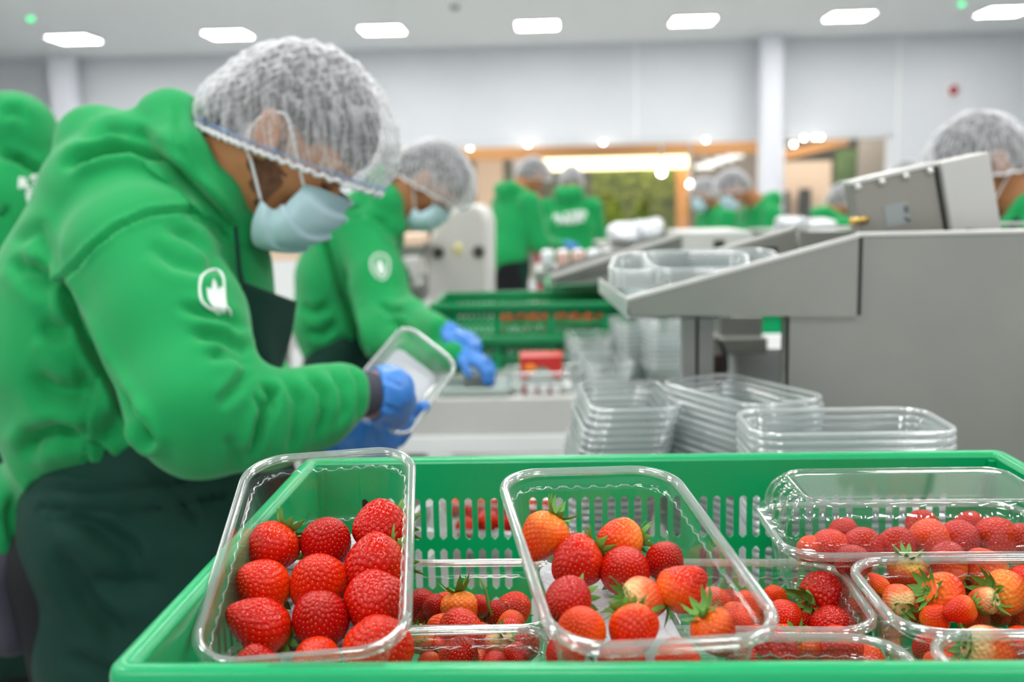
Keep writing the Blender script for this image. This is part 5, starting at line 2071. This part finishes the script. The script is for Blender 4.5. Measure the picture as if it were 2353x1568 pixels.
CR1 = [
    # raglan seam over the shoulder and down to the armpit
    ([(148, 662), (165, 625), (205, 580), (270, 525), (340, 492), (400, 484), (450, 488), (490, 512), (520, 545)], 5.5, .0062, False),
    ([(148, 662), (175, 730), (220, 815), (290, 930), (345, 1010)], 12, .016, False),
    # underside of the hood mass
    ([(140, 392), (175, 365), (235, 345), (300, 338), (345, 355), (400, 395), (450, 445), (505, 500), (540, 548)], 12, .019, True),
    ([(180, 330), (250, 300), (330, 318), (420, 372)], 13, .008, True),
    ([(405, 230), (408, 300), (425, 370), (470, 440), (520, 505)], 9, .0045, True),
    # torso folds
    ([(62, 604), (95, 628), (145, 668)], 14, .012, True),
    ([(30, 590), (70, 640), (130, 690)], 18, .008, True),
    ([(20, 560), (90, 530), (128, 650)], 16, .005, True),
    ([(90, 745), (130, 762), (170, 755)], 22, .009, True),
    ([(60, 860), (120, 900), (180, 905), (225, 850)], 26, .013, True),
    ([(246, 820), (210, 900), (196, 985), (200, 1060)], 5, .0035, False),
    ([(50, 1060), (80, 1010), (130, 990), (200, 1010)], 20, .014, True),
    ([(200, 1010), (230, 1035), (262, 1062)], 9, .007, True),
    ([(300, 900), (270, 980), (220, 1020)], 20, .007, True),
    # upper sleeve folds fanning from the armpit
    ([(340, 560), (400, 600), (470, 615), (520, 600)], 16, .006, True),
    ([(380, 520), (440, 540), (500, 590), (528, 640)], 13, .006, True),
    ([(420, 490), (480, 520), (520, 570)], 10, .005, True),
    ([(405, 700), (470, 722), (530, 735), (560, 770)], 12, .0055, True),
    ([(430, 765), (500, 775), (560, 800), (578, 815)], 13, .0075, True),
    ([(470, 820), (530, 815), (585, 838)], 13, .0055, True),
    # elbow folds
    ([(575, 845), (545, 890), (500, 935)], 12, .0065, True),
    ([(600, 880), (628, 905), (610, 960), (590, 1010), (575, 1050)], 10, .0105, True),
    ([(588, 905), (600, 945), (585, 1000)], 8, .0065, True),
    ([(520, 1000), (540, 1040), (555, 1075)], 16, .004, True),
    ([(650, 860), (685, 920), (680, 1000), (665, 1050)], 12, .0055, True),
    ([(700, 850), (740, 905), (745, 960), (722, 1010)], 10, .0055, True),
    ([(755, 838), (788, 890), (790, 945), (768, 985)], 9, .0055, True),
    ([(798, 838), (822, 880), (824, 930), (812, 965)], 6, .004, True),
    # hem tail
    ([(60, 1150), (58, 1200), (66, 1250)], 7, .006, True),
    ([(30, 1130), (20, 1190), (34, 1250)], 8, .005, True),
    ([(85, 1105), (60, 1150), (40, 1180)], 7, .006, True),
]
cr_f = creases(CR1)
wv_ = wob(21, .0022, 22)
hood = sdf_mesh('hoodie', t_, .0058, M_FLEECE, W, disp=lambda V, N: cr_f(V, N) + wv_(V))


def disp_surface(s, f):
    class S_(object):
        ops = None

        def __call__(self, P):
            g = grad(s, P)
            return s(P) - f(P, g)
    return S_()


tt = disp_surface(t_, lambda V, N: cr_f(V, N) + wv_(V))
print_patch(tt, [([(475, 668), (480, 690), (494, 712), (510, 722)], [(516, 664), (517, 690), (519, 712), (520, 724)]),
                 ([(490, 641), (487, 655), (484, 672)], [(492, 641), (498, 652), (502, 672)]),
                 ([(474, 661), (476, 668), (480, 676)], [(476, 661), (484, 664), (490, 676)]),
                 ([(505, 660), (502, 668), (500, 676)], [(508, 658), (513, 664), (517, 676)])],
            W, lines=[([(466, 633), (478, 624), (494, 620), (506, 626), (513, 640), (515, 665), (518, 700), (528, 716), (528, 730), (514, 729), (494, 716), (476, 705), (463, 690), (459, 665), (461, 645)], True)], r=.0020)
# ribbed band of the cuff and dark undersleeve
g1 = Sdf()
g1.cap(at(790, 908, 1.295), at(842, 906, 1.314), .035, .0315, .01)
sdf_mesh('undershirt_cuff', g1, .004, M_GREYSHIRT, W)
gs = Sdf()
gs.chain([at(70, 1280, 1.47), at(95, 1390, 1.47)], [.055, .055], k=.02, fl=(YAX, 2.6))
sdf_mesh('undershirt', gs, .009, M_GREYSHIRT, W)
gl = Sdf()
gl.cap(at(880, 907, 1.325), at(888, 907, 1.328), .0325, .032, .008)
near_hand(gl, .0016)
gl.plane(at(864, 908, 1.32), at(800, 908, 1.30) - at(864, 908, 1.32), .002)
gw = wob(31, .0011, 130)
gcr = creases([([(858, 855), (868, 905), (862, 955)], 5, .003, True), ([(880, 870), (905, 880), (925, 890)], 5, .002, True), ([(875, 930), (900, 940), (920, 950)], 5, .002, True)])
sdf_mesh('glove', gl, .0032, M_GLOVE, W, disp=lambda V, N: gw(V) + gcr(V, N))
gl = Sdf()
gl.cap(at(748, 1000, 1.478), at(775, 1000, 1.468), .031, .030, .008)
far_hand(gl, .0016)
sdf_mesh('glove', gl, .0035, M_GLOVE, W, disp=lambda V, N: gw(V))
# trousers, shoes
tr_ = Sdf()
tr_.cap(at(215, 1250, 1.47), at(330, 1250, 1.47), .11, .11, .03, (YAX, 1.1))
for sy in (-.07, .07):
    tr_.chain([hp + (-.05, sy, -.05), np.array([hp[0] - .01, 1.47 + sy * 1.1, .50]), np.array([hp[0] - .04, 1.47 + sy * 1.1, .07])], [.10, .085, .07], k=.03)
sdf_mesh('trousers', tr_, .012, M_TROUSER, W)
for sy in (-.11, .11):
    sh = Sdf()
    sh.cap((hp[0] - .05, 1.47 + sy, .06), (hp[0] + .14, 1.47 + sy * 1.05, .045), .05, .042, .02, ((0, 0, 1), .95))
    sh.plane((0, 0, .004), (0, 0, -1))
    sdf_mesh('shoe', sh, .010, M_BLACK, W)
# apron: skirt with waistband, bib, straps
ap = Sdf()
ap.cap(at(300, 1120, 1.46), at(500, 1105, 1.46), .128, .112, .03, (YAX, 1.3))
ap.cap(at(290, 1190, 1.46), at(510, 1190, 1.46), .135, .112, .03, (YAX, 1.3))
ap.chain([at(300, 1190, 1.46), at(330, 1420, 1.47), at(350, 1700, 1.48)], [.138, .145, .15], k=.05, fl=(YAX, 1.25))
ap.chain([at(500, 1190, 1.46), at(490, 1420, 1.47), at(470, 1700, 1.48)], [.115, .12, .13], k=.05, fl=(YAX, 1.3))
ap.chain([at(420, 870, 1.46), at(420, 1100, 1.46)], [.118, .122], k=.04, fl=(YAX, 1.22))
ap.plane(at(300, 1000, 1.46) + (0, 0, .02), (-.3, 0, 1.0), .01)
CRA = [([(85, 1112), (200, 1125), (330, 1118), (500, 1098)], 7, .008, True),
       ([(90, 1166), (180, 1172), (330, 1172), (440, 1158), (520, 1140)], 6, .007, False),
       ([(110, 1180), (200, 1200), (290, 1260), (330, 1330)], 22, .010, True),
       ([(120, 1260), (200, 1380), (290, 1480)], 26, .010, True),
       ([(200, 1330), (290, 1350), (380, 1340)], 24, .008, True),
       ([(330, 1090), (390, 1100)], 9, .006, True),
       ([(420, 1160), (455, 1200)], 9, .005, True),
       ([(150, 1500), (230, 1540), (300, 1568)], 16, .006, True)]
ca_f = creases(CRA)
wa_ = wob(41, .004, 14)
sdf_mesh('apron', ap, .008, M_APRON, W, disp=lambda V, N: ca_f(V, N) + wa_(V))
G = [[at(548, 560, 1.345), at(556, 556, 1.40), at(575, 552, 1.47)],
     [at(553, 645, 1.335), at(610, 668, 1.37), at(678, 692, 1.46)],
     [at(560, 740, 1.34), at(612, 760, 1.375), at(664, 778, 1.46)],
     [at(572, 830, 1.35), at(615, 850, 1.38), at(636, 868, 1.46)],
     [at(560, 930, 1.36), at(585, 950, 1.40), at(600, 960, 1.46)]]
bib = sheet('apron_bib', grid_surface(G[1:], 6, 6), M_APRON, W, .003)
G = [[at(538, 520, 1.345), at(546, 520, 1.35)], [at(541, 570, 1.342), at(551, 572, 1.345)], [at(546, 620, 1.338), at(556, 624, 1.343)], [at(552, 650, 1.334), at(566, 655, 1.340)]]
S_ = np.array([catmull([r[0] for r in G], 5), catmull([r[1] for r in G], 5)])
sheet('apron_strap', S_, M_APRON, W, .002)
put(MB().tube(catmull([at(585, 508, 1.40), at(598, 505, 1.395), at(603, 512, 1.39)], 4), .0022, 6).build('drawstring', M_FLEECE, None, smooth=True), W)
put(MB().tube(catmull([at(596, 560, 1.55), at(606, 575, 1.55), at(610, 610, 1.55)], 4), .006, 6).build('apron_neck_strap', M_APRON, None, smooth=True), W)

# punnet held by the front worker
HM = Matrix.Translation((-.2243, 1.475, CZ - .262)) @ Euler((R_(35.3), R_(39.3), 0)).to_matrix().to_4x4()
o = punnet('smaller empty clear punnet held up in the blue gloves of the front worker', (-.2243, 1.475, CZ - .262), (R_(35.3), R_(39.3), 0), 'S')
o.scale = (.92, .92, .92)
V, F = loft(PW / 2 - .0165, PL / 2 - .0165, .016, [(0, -.0460, 0), (0, -.0446, 0), (.001, -.0440, 0), (.01, -.0440, 0)], 8, 12)
o = mesh_obj('absorbent_pad', V, F, M_PAD)
o.matrix_world = HM @ Matrix.Diagonal((.92, .92, .92, 1))
tag(o, 'white pad inside the punnet held by the front worker', 'pad')


def hand_ops(b, wr, d, dn, r=1.0, g=0):
    """relaxed hand: wrist, pointing direction, palm-down direction"""
    d = np.asarray(d, float)
    d /= np.linalg.norm(d)
    dn = np.asarray(dn, float)
    dn = dn - d * (dn @ d)
    dn /= np.linalg.norm(dn)
    sd = np.cross(d, dn)
    wr = np.asarray(wr, float)
    b.cap(wr, wr + d * .03 * r, .027 * r + g, .03 * r + g, .015)
    b.ell(wr + d * .065 * r, (.045 * r + g, .019 * r + g, .040 * r + g), np.stack([d, dn, sd]), .012)
    for i in range(4):
        o = (i - 1.5) * .0195 * r
        L = (.036, .042, .039, .030)[i] * r
        p0 = wr + d * .098 * r + sd * o
        p1 = p0 + (d * .85 + dn * .5) * L
        p2 = p1 + (d * .45 + dn * .9) * L * .8
        b.chain([p0 - d * .02 * r, p0, p1, p2], [.011 * r + g, .0105 * r + g, .0095 * r + g, .0085 * r + g], k=.005)
    p0 = wr + d * .03 * r - sd * .03 * r
    b.chain([p0, p0 + (d * .6 - sd * .6 + dn * .3) * .035 * r, p0 + (d * 1.3 - sd * .7 + dn * .8) * .045 * r], [.014 * r + g, .012 * r + g, .009 * r + g], k=.006)


def nump(q):
    return at(q[0], q[1], q[2])


HS = .8


def worker(label, h, torso, sleeves, hoods, neck, hh, hands_, apron, scoop, seed=1, mask=True, legs=None, badge=None, badge_t0=1.0, letters=None, ch=None, mask_fine=False, kn=1.0, bib=None):
    """person built from photo-frame points (px, py, distance, radius)"""
    base = legs if legs is not None else nump(apron[-1])
    T = thing('person', label, 'person', (base[0], base[1], 0))
    b = Sdf()
    head_ops(b, h)
    ear_ops(b, h, (-.55, .83))
    b.chain([h.p(-.035, -.03)] + [nump(q) for q in neck], [.062] + [q[3] for q in neck], k=.03)
    for ch_ in torso:
        b.chain([nump(q) for q in ch_], [q[3] * .72 for q in ch_], k=.04, fl=(YAX, 1.2))
    for ch_ in sleeves:
        b.chain([nump(q) for q in ch_], [min(q[3] * .55, .05) for q in ch_], k=.02)
    for (wr, d, dn) in hands_:
        hand_ops(b, wr, d, dn, HS, -.002)
    for (wr, d, dn), ch_ in zip(hands_, sleeves):
        b.cap(nump(ch_[-1]), wr, .024, .024, .02)
    hp_ = np.array([base[0], base[1], .98])
    top_ = nump(torso[0][-1])
    b.cap(top_, hp_, .1, .1, .04, (YAX, 1.2))
    for sy in (-.07, .07):
        b.chain([hp_ + (0, sy, -.05), hp_ * (1, 1, 0) + (.03, sy, .5), hp_ * (1, 1, 0) + (0, sy, .09)], [.085, .058, .042], k=.02)
        b.cap(hp_ * (1, 1, 0) + (0, sy, .06), hp_ * (1, 1, 0) + (.11, sy, .04), .034, .03)
    sdf_mesh('body', b, hh, M_SKIN2, T)
    hair_parts(h, T, hh)
    cap_parts('w', h, T, hh * .8, seed, kn=kn)
    if mask:
        mask_parts(h, T, mask_fine)
    t_ = Sdf()
    for ch_ in torso:
        t_.chain([nump(q) for q in ch_], [q[3] for q in ch_], k=.04, fl=(YAX, 1.25))
    for ch_ in sleeves:
        t_.chain([nump(q) for q in ch_], [q[3] for q in ch_], k=.03)
    for ch_ in hoods:
        t_.chain([nump(q) for q in ch_], [q[3] for q in ch_], k=.03)
    if scoop:
        a, c, r1, r2 = scoop
        t_.cap(a, c, r1, r2, .012, None, True)
    wv = wob(seed, .005, 11)
    cf = creases(ch) if ch else (lambda V, N: 0)
    dsp = lambda V, N: wv(V) + cf(V, N)
    sdf_mesh('hoodie', t_, hh, M_FLEECE, T, disp=dsp)
    if badge or letters:
        print_patch(disp_surface(t_, dsp), badge or [], T, 'printed_badge', letters or [], r=.0035, t0=badge_t0)
    for (wr, d, dn) in hands_:
        g = Sdf()
        hand_ops(g, wr, d, dn, HS, .003)
        g.cap(wr - np.asarray(d) * .008 / np.linalg.norm(d), wr, .032, .032, .01)
        sdf_mesh('glove', g, hh * .6, M_GLOVE, T)
    a = Sdf()
    a.chain([nump(q) for q in apron], [q[3] for q in apron], k=.05, fl=(YAX, 1.3))
    a.chain([nump(apron[-1]), (base[0] + .0, base[1], .45)], [apron[-1][3], apron[-1][3] * .98], k=.05, fl=(YAX, 1.3))
    sdf_mesh('apron', a, hh * 1.2, M_APRON, T, disp=lambda V, N: wob(9, .006, 12)(V))
    if bib:
        sheet('apron_bib', grid_surface([[nump(q) for q in r] for r in bib], 4, 4), M_APRON, T, .003)
    q_ = Sdf()
    for sy in (-.07, .07):
        q_.chain([hp_ + (-.02, sy, -.12), hp_ * (1, 1, 0) + (0, sy, .5), hp_ * (1, 1, 0) + (0, sy, .08)], [.085, .075, .065], k=.03)
    sdf_mesh('trousers', q_, hh * 1.3, M_TROUSER, T)
    for sy in (-.1, .1):
        s_ = Sdf()
        s_.cap(hp_ * (1, 1, 0) + (-.03, sy, .055), hp_ * (1, 1, 0) + (.13, sy, .045), .048, .042)
        s_.plane((0, 0, .003), (0, 0, -1))
        sdf_mesh('shoe', s_, hh, M_BLACK, T)
    return T


# ---- second worker
Y2 = 3.2
h2 = Head(at(979, 414, Y2), (.50, 0, -.86), (.86, 0, .50))
worker('person in a green hoodie, hairnet and mask packing beside the stacked crates', h2,
       [[(800, 560, 3.22, .125), (776, 640, 3.22, .128), (765, 740, 3.22, .128), (770, 790, 3.22, .11)], [(860, 520, 3.2, .08), (868, 600, 3.2, .075), (840, 720, 3.2, .10)]],
       [[(838, 545, 3.10, .088), (872, 650, 3.0, .082), (886, 765, 2.88, .074), (960, 812, 2.74, .058), (1040, 820, 2.62, .044)],
        [(850, 560, 3.36, .08), (890, 690, 3.10, .066), (950, 730, 2.84, .045), (1010, 757, 2.67, .034)]],
       [[(880, 425, 3.2, .055), (890, 470, 3.12, .045), (902, 520, 3.12, .040), (906, 550, 3.18, .032)], [(880, 425, 3.2, .055), (890, 470, 3.28, .045), (902, 520, 3.28, .040), (906, 550, 3.2, .032)],
        [(800, 490, 3.21, .06), (850, 470, 3.18, .06), (880, 440, 3.2, .05)]],
       [(925, 465, 3.2, .06), (870, 510, 3.2, .085)], .010,
       [(at(1052, 808, 2.62), (.7, -.3, -.28), (0, 0, -1)), (at(1016, 760, 2.67), (.8, -.3, -.2), (0, 0, -1))],
       [(790, 800, 3.22, .125), (790, 900, 3.22, .135), (800, 1020, 3.24, .14)],
       (h2.p(-.045, -.035), at(895, 490, 3.2), .064, .058), 2, True,
       badge=[([(863, 607), (868, 624), (876, 634)], [(883, 607), (884, 624), (880, 634)]), ([(871, 594), (866, 606)], [(874, 594), (880, 606)])],
       letters=[([(873, 584), (888, 590), (894, 606), (892, 628), (880, 642), (864, 634), (854, 616), (854, 597), (862, 587)], True)], badge_t0=2.4, mask_fine=True,
       ch=[([(745, 555), (790, 505), (850, 500), (880, 520)], 4, .008, False), ([(745, 555), (775, 640), (810, 740), (838, 800)], 8, .022, False),
           ([(760, 500), (820, 480), (880, 510), (900, 550)], 6, .012, True), ([(870, 700), (900, 720), (930, 712)], 7, .012, True), ([(900, 740), (940, 760), (950, 800)], 7, .012, True),
           ([(690, 700), (720, 720), (760, 700)], 10, .012, True), ([(700, 760), (740, 770), (780, 740)], 10, .012, True), ([(980, 775), (1000, 810), (990, 850)], 6, .008, True)],
       bib=[[(900, 585, 3.12), (912, 590, 3.14), (925, 600, 3.2)], [(905, 630, 3.12), (925, 635, 3.14), (942, 640, 3.2)], [(905, 690, 3.12), (912, 700, 3.14), (922, 705, 3.2)]])

# ---- worker at the right, behind the control box
Y3 = 2.66
h3 = Head(at(2268, 378, Y3), (-.80, 0, -.60), (-.60, 0, .80))
worker('person in a green hoodie and hairnet behind the tilted control box at the right edge', h3,
       [[(2440, 600, 2.68, .15), (2450, 760, 2.68, .15), (2450, 900, 2.68, .14)], [(2370, 600, 2.66, .11), (2380, 760, 2.66, .12)]],
       [[(2400, 600, 2.52, .088), (2330, 800, 2.44, .08), (2180, 860, 2.42, .045)], [(2400, 600, 2.84, .088), (2330, 800, 2.9, .08), (2200, 840, 2.9, .045)]],
       [[(2395, 432, 2.66, .055), (2365, 490, 2.59, .042), (2315, 545, 2.58, .040), (2290, 570, 2.64, .032)], [(2395, 432, 2.66, .055), (2365, 490, 2.73, .042), (2315, 545, 2.74, .040), (2290, 570, 2.68, .032)],
        [(2470, 470, 2.66, .07), (2420, 450, 2.66, .06)]],
       [(2320, 465, 2.66, .06), (2390, 560, 2.66, .09)], .010,
       [(at(2165, 862, 2.42), (-.9, -.1, -.3), (0, 0, -1)), (at(2185, 845, 2.9), (-.9, 0, -.3), (0, 0, -1))],
       [(2440, 900, 2.68, .15), (2440, 1050, 2.68, .15)],
       (h3.p(-.045, -.035), at(2352, 490, 2.66), .064, .058), 5, True, kn=1.0,
       ch=[([(2353, 470), (2320, 520), (2290, 545)], 5, .010, True), ([(2353, 510), (2330, 540)], 5, .010, True)],
       bib=[[(2330, 500, 2.53), (2344, 496, 2.535)], [(2306, 540, 2.53), (2322, 545, 2.535)]])

# ---- worker at the far left, seen from behind
Y4 = 2.15
h4 = Head(at(10, 420, 2.50), (0, .75, -.66), (0, .66, .75))
TXT = []


def stroke_text(rows):
    out = []
    G_ = {'A': [[(0, 1), (.5, 0), (1, 1)], [(.2, .65), (.8, .65)]], 'L': [[(0, 0), (0, 1), (.9, 1)]], 'S': [[(1, .1), (.3, 0), (0, .25), (.9, .7), (.7, 1), (0, .9)]],
          'T': [[(0, 0), (1, 0)], [(.5, 0), (.5, 1)]], 'E': [[(1, 0), (0, 0), (0, 1), (1, 1)], [(0, .5), (.8, .5)]], 'D': [[(0, 0), (0, 1), (.7, .9), (1, .5), (.7, .1), (0, 0)]],
          'F': [[(1, 0), (0, 0), (0, 1)], [(0, .5), (.8, .5)]], 'R': [[(0, 1), (0, 0), (.8, .1), (.8, .45), (0, .5), (1, 1)]], 'H': [[(0, 0), (0, 1)], [(1, 0), (1, 1)], [(0, .5), (1, .5)]]}
    for s, (x, y), (ux, uy), (vx, vy), adv in rows:
        for i, c_ in enumerate(s):
            for st in G_[c_]:
                pts = []
                for (a, b_) in st:
                    pts.append((x + (i * adv + a * .72) * ux + b_ * vx, y + (i * adv + a * .72) * uy + b_ * vy))
                dense = []
                for p, q in zip(pts[:-1], pts[1:]):
                    for t in (0, .33, .67):
                        dense.append((p[0] + (q[0] - p[0]) * t, p[1] + (q[1] - p[1]) * t))
                dense.append(pts[-1])
                out.append((dense, False))
    return out


worker('person in a green hoodie seen from behind at the left edge, behind the front worker', h4,
       [[(-20, 480, 2.2, .16), (-20, 700, 2.2, .17), (-15, 900, 2.2, .16)], [(70, 470, 2.2, .075), (60, 600, 2.2, .11)]],
       [[(80, 500, 2.22, .085), (110, 700, 2.25, .075), (120, 800, 2.45, .045)], [(-120, 500, 2.22, .085), (-150, 700, 2.25, .075), (-140, 800, 2.45, .045)]],
       [[(-60, 330, 2.2, .09), (30, 312, 2.2, .085), (70, 375, 2.2, .05)], [(30, 300, 2.22, .075), (-20, 290, 2.24, .07)], [(-40, 350, 2.3, .07), (50, 360, 2.32, .06)]],
       [(5, 440, 2.35, .07), (0, 500, 2.25, .09)], .011,
       [(at(122, 812, 2.48), (0, .9, -.3), (0, 0, -1)), (at(-140, 812, 2.48), (0, .9, -.3), (0, 0, -1))],
       [(-15, 900, 2.2, .165), (-15, 1100, 2.2, .16)], None, 7, False,
       letters=stroke_text([('ALSTED', (42, 410), (15, -2.2), (3, 24), 1.0), ('FRESH', (62, 442), (14, -2.2), (3, 22), 1.0)]), badge_t0=1.4,
       ch=[([(0, 352), (40, 365), (80, 390), (112, 400)], 8, .016, True), ([(0, 262), (40, 255), (60, 280)], 10, .01, True), ([(25, 470), (8, 500)], 6, .012, True)])


# ---- workers far back
def far_worker(label, px, py, Y, yaw, pitch, hh=.02, mask=True, lean=.05, arms=True, letters=None, badge=None, kk=1.0, seed=1, reach=.22):
    d = np.array([math.cos(yaw), math.sin(yaw), 0])
    sd = np.array([-math.sin(yaw), math.cos(yaw), 0])
    Z = np.array([0, 0, 1.0])
    H = at(px, py, Y)
    f = d * math.cos(pitch) - Z * math.sin(pitch)
    u = d * math.sin(pitch) + Z * math.cos(pitch)
    h = Head(H, f, u, kk)
    N = H - d * (.05 + lean) - Z * .14
    Ch = N - Z * .20 - d * .02
    Wa = N - Z * .42 - d * (.05 + lean * .6)
    T = thing('person', label, 'person', (Wa[0], Wa[1], 0))
    hp_ = np.array([Wa[0], Wa[1], min(.95, Wa[2] - .08)])
    g0 = hp_ * (1, 1, 0)
    shs = [N - Z * .06 + sd * s * .185 for s in (-1, 1)]
    els = [s_ - Z * .27 + d * .07 + sd * q * .03 for s_, q in zip(shs, (-1, 1))]
    wrs = [e + d * reach - Z * .03 - sd * q * .06 for e, q in zip(els, (-1, 1))]
    b = Sdf()
    head_ops(b, h)
    ear_ops(b, h)
    b.chain([h.p(-.03, -.03), N], [.062, .07], k=.03)
    b.chain([N - Z * .05, Ch, Wa, hp_], [.09, .11, .10, .11], k=.04, fl=(sd, 1.25))
    for s_, e, w_ in zip(shs, els, wrs):
        b.chain([s_, e, w_], [.045, .038, .027], k=.02)
        hand_ops(b, w_, d, -Z)
    for s in (-.09, .09):
        b.chain([hp_ + sd * s, g0 + sd * s + Z * .5, g0 + sd * s + Z * .08], [.085, .058, .042], k=.02)
    sdf_mesh('body', b, hh, M_SKIN2, T)
    hair_parts(h, T, hh * .8)
    cap_parts('w', h, T, hh * .8, seed)
    if mask:
        mask_parts(h, T, False)
    t_ = Sdf()
    t_.chain([N - Z * .07, Ch, Wa, Wa - Z * .08], [.125, .15, .15, .12], k=.05, fl=(sd, 1.28))
    for s_, e, w_ in zip(shs, els, wrs):
        t_.chain([s_, e, w_], [.082, .072, .045], k=.03)
    t_.chain([N - d * .07 + Z * .04 + sd * .06, N - d * .08 + Z * .03, N - d * .07 + Z * .04 - sd * .06], [.055, .062, .055], k=.04)
    for s in (-1, 1):
        t_.chain([N - d * .07 + Z * .05 + sd * s * .06, N + sd * s * .075 + Z * .01, N + d * .06 - Z * .05 + sd * s * .02], [.05, .042, .03], k=.03)
    t_.cap(h.p(-.045, -.035), N + Z * .0, .064, .055, .012, None, True)
    wv = wob(seed, .007, 9)
    dsp = lambda V, N_: wv(V)
    sdf_mesh('hoodie', t_, hh, M_FLEECE, T, disp=dsp)
    if letters or badge:
        print_patch(disp_surface(t_, dsp), badge or [], T, 'printed_badge', letters or [], r=.010, t0=Y - 1.0)
    for w_ in wrs:
        g = Sdf()
        hand_ops(g, w_, d, -Z, 1.0, .002)
        sdf_mesh('glove', g, hh * .55, M_GLOVE, T)
    a = Sdf()
    a.chain([Wa + d * .015, hp_ + d * .015, g0 + Z * .5 + d * .02], [.15, .155, .15], k=.05, fl=(sd, 1.25))
    sdf_mesh('apron', a, hh * 1.2, M_APRON, T, keep=lambda V: (V - Wa) @ d > -.09)
    q_ = Sdf()
    for s in (-.09, .09):
        q_.chain([hp_ + sd * s + Z * .02, g0 + sd * s + Z * .5, g0 + sd * s + Z * .08], [.12, .085, .065], k=.03)
    sdf_mesh('trousers', q_, hh * 1.2, M_TROUSER, T)
    for s in (-.09, .09):
        s_ = Sdf()
        s_.cap(g0 + sd * s + Z * .055 - d * .03, g0 + sd * s + Z * .045 + d * .13, .048, .042)
        s_.plane((0, 0, .003), (0, 0, -1))
        sdf_mesh('shoe', s_, hh, M_BLACK, T)
    return T


far_worker('person in green hoodie and hairnet standing sideways by the pillar, looking right', 1222, 404, 7.3, math.radians(35), math.radians(35), lean=.10, seed=11, mask=False)
far_worker('person in a green hoodie seen from behind with white writing on the back', 1312, 418, 8.1, math.radians(80), math.radians(40), lean=.02, seed=12, mask=False,
           letters=stroke_text([('ALSTED', (1271, 494), (13, -1.5), (1, 11), 1.0), ('FRESH', (1282, 507), (12, -1.4), (1, 9), 1.0)]))
far_worker('person in green hoodie and pale blue mask, left one of the pair by the column', 1622, 446, 8.6, math.radians(200), math.radians(20), lean=.06, seed=13)
far_worker('person in green hoodie bending left, right one of the pair by the column', 1688, 432, 7.4, math.radians(195), math.radians(35), lean=.16, seed=14)
far_worker('person in green hoodie and hairnet half hidden behind the left side of the control box', 1934, 462, 8.0, math.radians(20), math.radians(25), lean=.06, seed=15)
far_worker('person whose hairnet just shows above the tilted control box', 2088, 405, 9.0, math.radians(180), math.radians(25), lean=.06, seed=16)
p = at(1236, 462, 9.0)
tag(MB().box((p[0] - .03, 9.0, 0), (p[0] + .03, 9.1, p[2] + .08)).build('red_post', M_RED), 'thin red post between the sideways worker and the one seen from behind', 'post')
